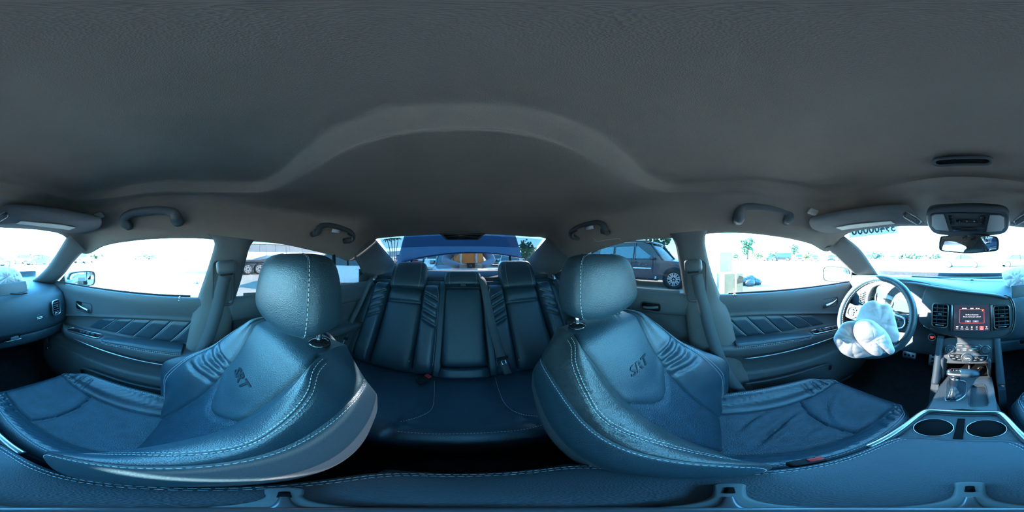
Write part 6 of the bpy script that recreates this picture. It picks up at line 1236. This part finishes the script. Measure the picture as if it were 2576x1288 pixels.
# ---------------------------------------------------------------- trees, palms, far hedge
LEAF = mat('green_leaves', (.05, .11, .06), .8, var=.4, vscale=2); LEAF2 = mat('olive_leaves', (.11, .13, .05), .8, var=.4, vscale=2); BARK = mat('bark', (.10, .08, .06), .9)
bm = bmesh.new(); bmesh.ops.create_icosphere(bm, subdivisions=1, radius=1); IV = np.array([v.co[:] for v in bm.verts]); IF = [[v.index for v in f.verts] for f in bm.faces]; bm.free()
def tree(nm, u, r, h, w, lb, m=LEAF, seed=1, n=240, cz=.62):
    rg = np.random.default_rng(seed); x, y = at(u, r); t = thing(nm, lb, 'tree' if nm != 'bush' else 'bush', (x, y, G0), 'trees and bushes round the yard'); mb = MB()
    if nm == 'tree': mk('trunk', tube(resamp([(x, y, G0), (x + .1, y, G0 + h * .3), (x, y + .1, G0 + h * .7)], 10), np.linspace(w * .07, w * .03, 10), 8), BARK, t)
    for i in range(n):
        d = rg.normal(size=3); d /= np.linalg.norm(d); k = rg.uniform(.35, 1) ** .5; c = np.array([d[0] * w / 2, d[1] * w / 2, d[2] * h * (1 - cz)]) * k * (.8 + .35 * math.sin(d[0] * 4 + d[2] * 6 + seed)); s_ = w * rg.uniform(.025, .075)
        V = IV * s_ * rg.uniform(.6, 1.4, (12, 1)) + c; V[:, 2] = np.maximum(V[:, 2] + h * cz, 0 if i < 40 and nm == 'bush' else .0); mb.add((V + [x, y, G0], IF))
    mk('crown', mb.get(), m, t, kind='stuff')
tree('tree', 1880, 62, 8.6, 5.4, 'tall leafy tree left of centre beyond the driver window', LEAF, 2, 420)
tree('tree', 1998, 66, 6.4, 4.2, 'round tree above the white SUV beyond the driver window', LEAF, 3, 260)
for i, (u, r, h, w, lb) in enumerate(((1812, 60, 3.2, 3, 'low bush beside the pale carton in the driver window'), (1850, 62, 2.6, 4, 'low bush left of the tall tree in the driver window'), (1905, 60, 2.8, 5, 'broad olive bush under the tall tree in the driver window'), (1945, 62, 3.0, 6, 'long olive bush between the two trees in the driver window'), (2030, 64, 2.8, 6, 'low bush behind the silver hatchback in the driver window'), (2100, 66, 3.4, 4, 'bush near the pillar end of the driver window'))): tree('bush', u, r, h, w, lb, LEAF2 if i in (2, 3, 4) else LEAF, 10 + i, 90, .45)
tree('tree', 1655, 22, 4.6, 3.4, 'dark tree standing behind the dusty SUV roof', LEAF, 21, 300); tree('tree', 1322, 20, 3.3, 2.2, 'dark tree at the right edge of the rear window', LEAF, 22, 260); tree('tree', 1340, 32, 3.2, 3.2, 'lower tree behind the one at the right of the rear window', LEAF2, 23, 160)
for i, (u, r, h, w, lb) in enumerate(((2200, 75, 3.2, 9, 'faint hedge clump right of the driver side pillar in the windscreen'), (2290, 80, 2.6, 12, 'faint long hedge in the middle of the windscreen'), (2350, 80, 2.4, 9, 'faint hedge left of the mirror in the windscreen'), (60, 75, 3.0, 14, 'faint hedge on the passenger side of the windscreen'), (235, 70, 3.0, 10, 'faint hedge beyond the passenger door mirror'), (370, 85, 2.4, 8, 'faint hedge in the middle of the passenger window'))): tree('bush', u, r, h, w, lb, LEAF, 30 + i, 110, .45)
x, y = at(992, 30)
for i, (du, dr, h) in enumerate(((-8, -3, 3.9), (-2, 3, 4.7), (4, 0, 4.4), (10, 6, 5.1))):
    x, y = at(988 + du, 30 + dr); t = thing('palm_tree', ('thin palm, leftmost of four in the rear window corner', 'thin palm, second from left in the rear window corner', 'thin palm, third from left in the rear window corner', 'thin palm, rightmost of four in the rear window corner')[i], 'tree', (x, y, G0), 'thin palms'); mk('trunk', tube(resamp([(x, y, G0), (x + .1 * i, y + .1, G0 + h * .5), (x, y + .25 * (i - 1.5), G0 + h)], 12), .07, 6), BARK, t); mb = MB()
    for k in range(14):
        a = k / 14 * 2 * PI; tip = np.array([math.cos(a) * 1.0, math.sin(a) * 1.0, -.3 + .5 * (k % 3) * .5]); c = np.array([x, y + .25 * (i - 1.5), G0 + h]); mb.add(ribbon([c, c + tip * [.4, .4, 0] + [0, 0, .25], c + tip * .8], .16, .004, (math.sin(a), -math.cos(a), .2), 8))
    mk('fronds', mb.get(), LEAF, t, kind='stuff')
hl_ = mk('hill', grid(np.array([[( -240 - k * 30, yy, G0 + (0 if k == 0 else 1) * (9 + 4 * math.sin(yy * .03) + 2 * math.sin(yy * .11))) for k in (0, 1)] for yy in np.linspace(-220, 260, 60)])), mat('hazy_hill', (.12, .17, .20), 1.0)); hl_['kind'] = 'structure'
# ---------------------------------------------------------------- lift everything so the yard is z = 0
for o in list(scene.objects):
    if o.parent is None and o.type not in ('CAMERA',): o.location.z += H
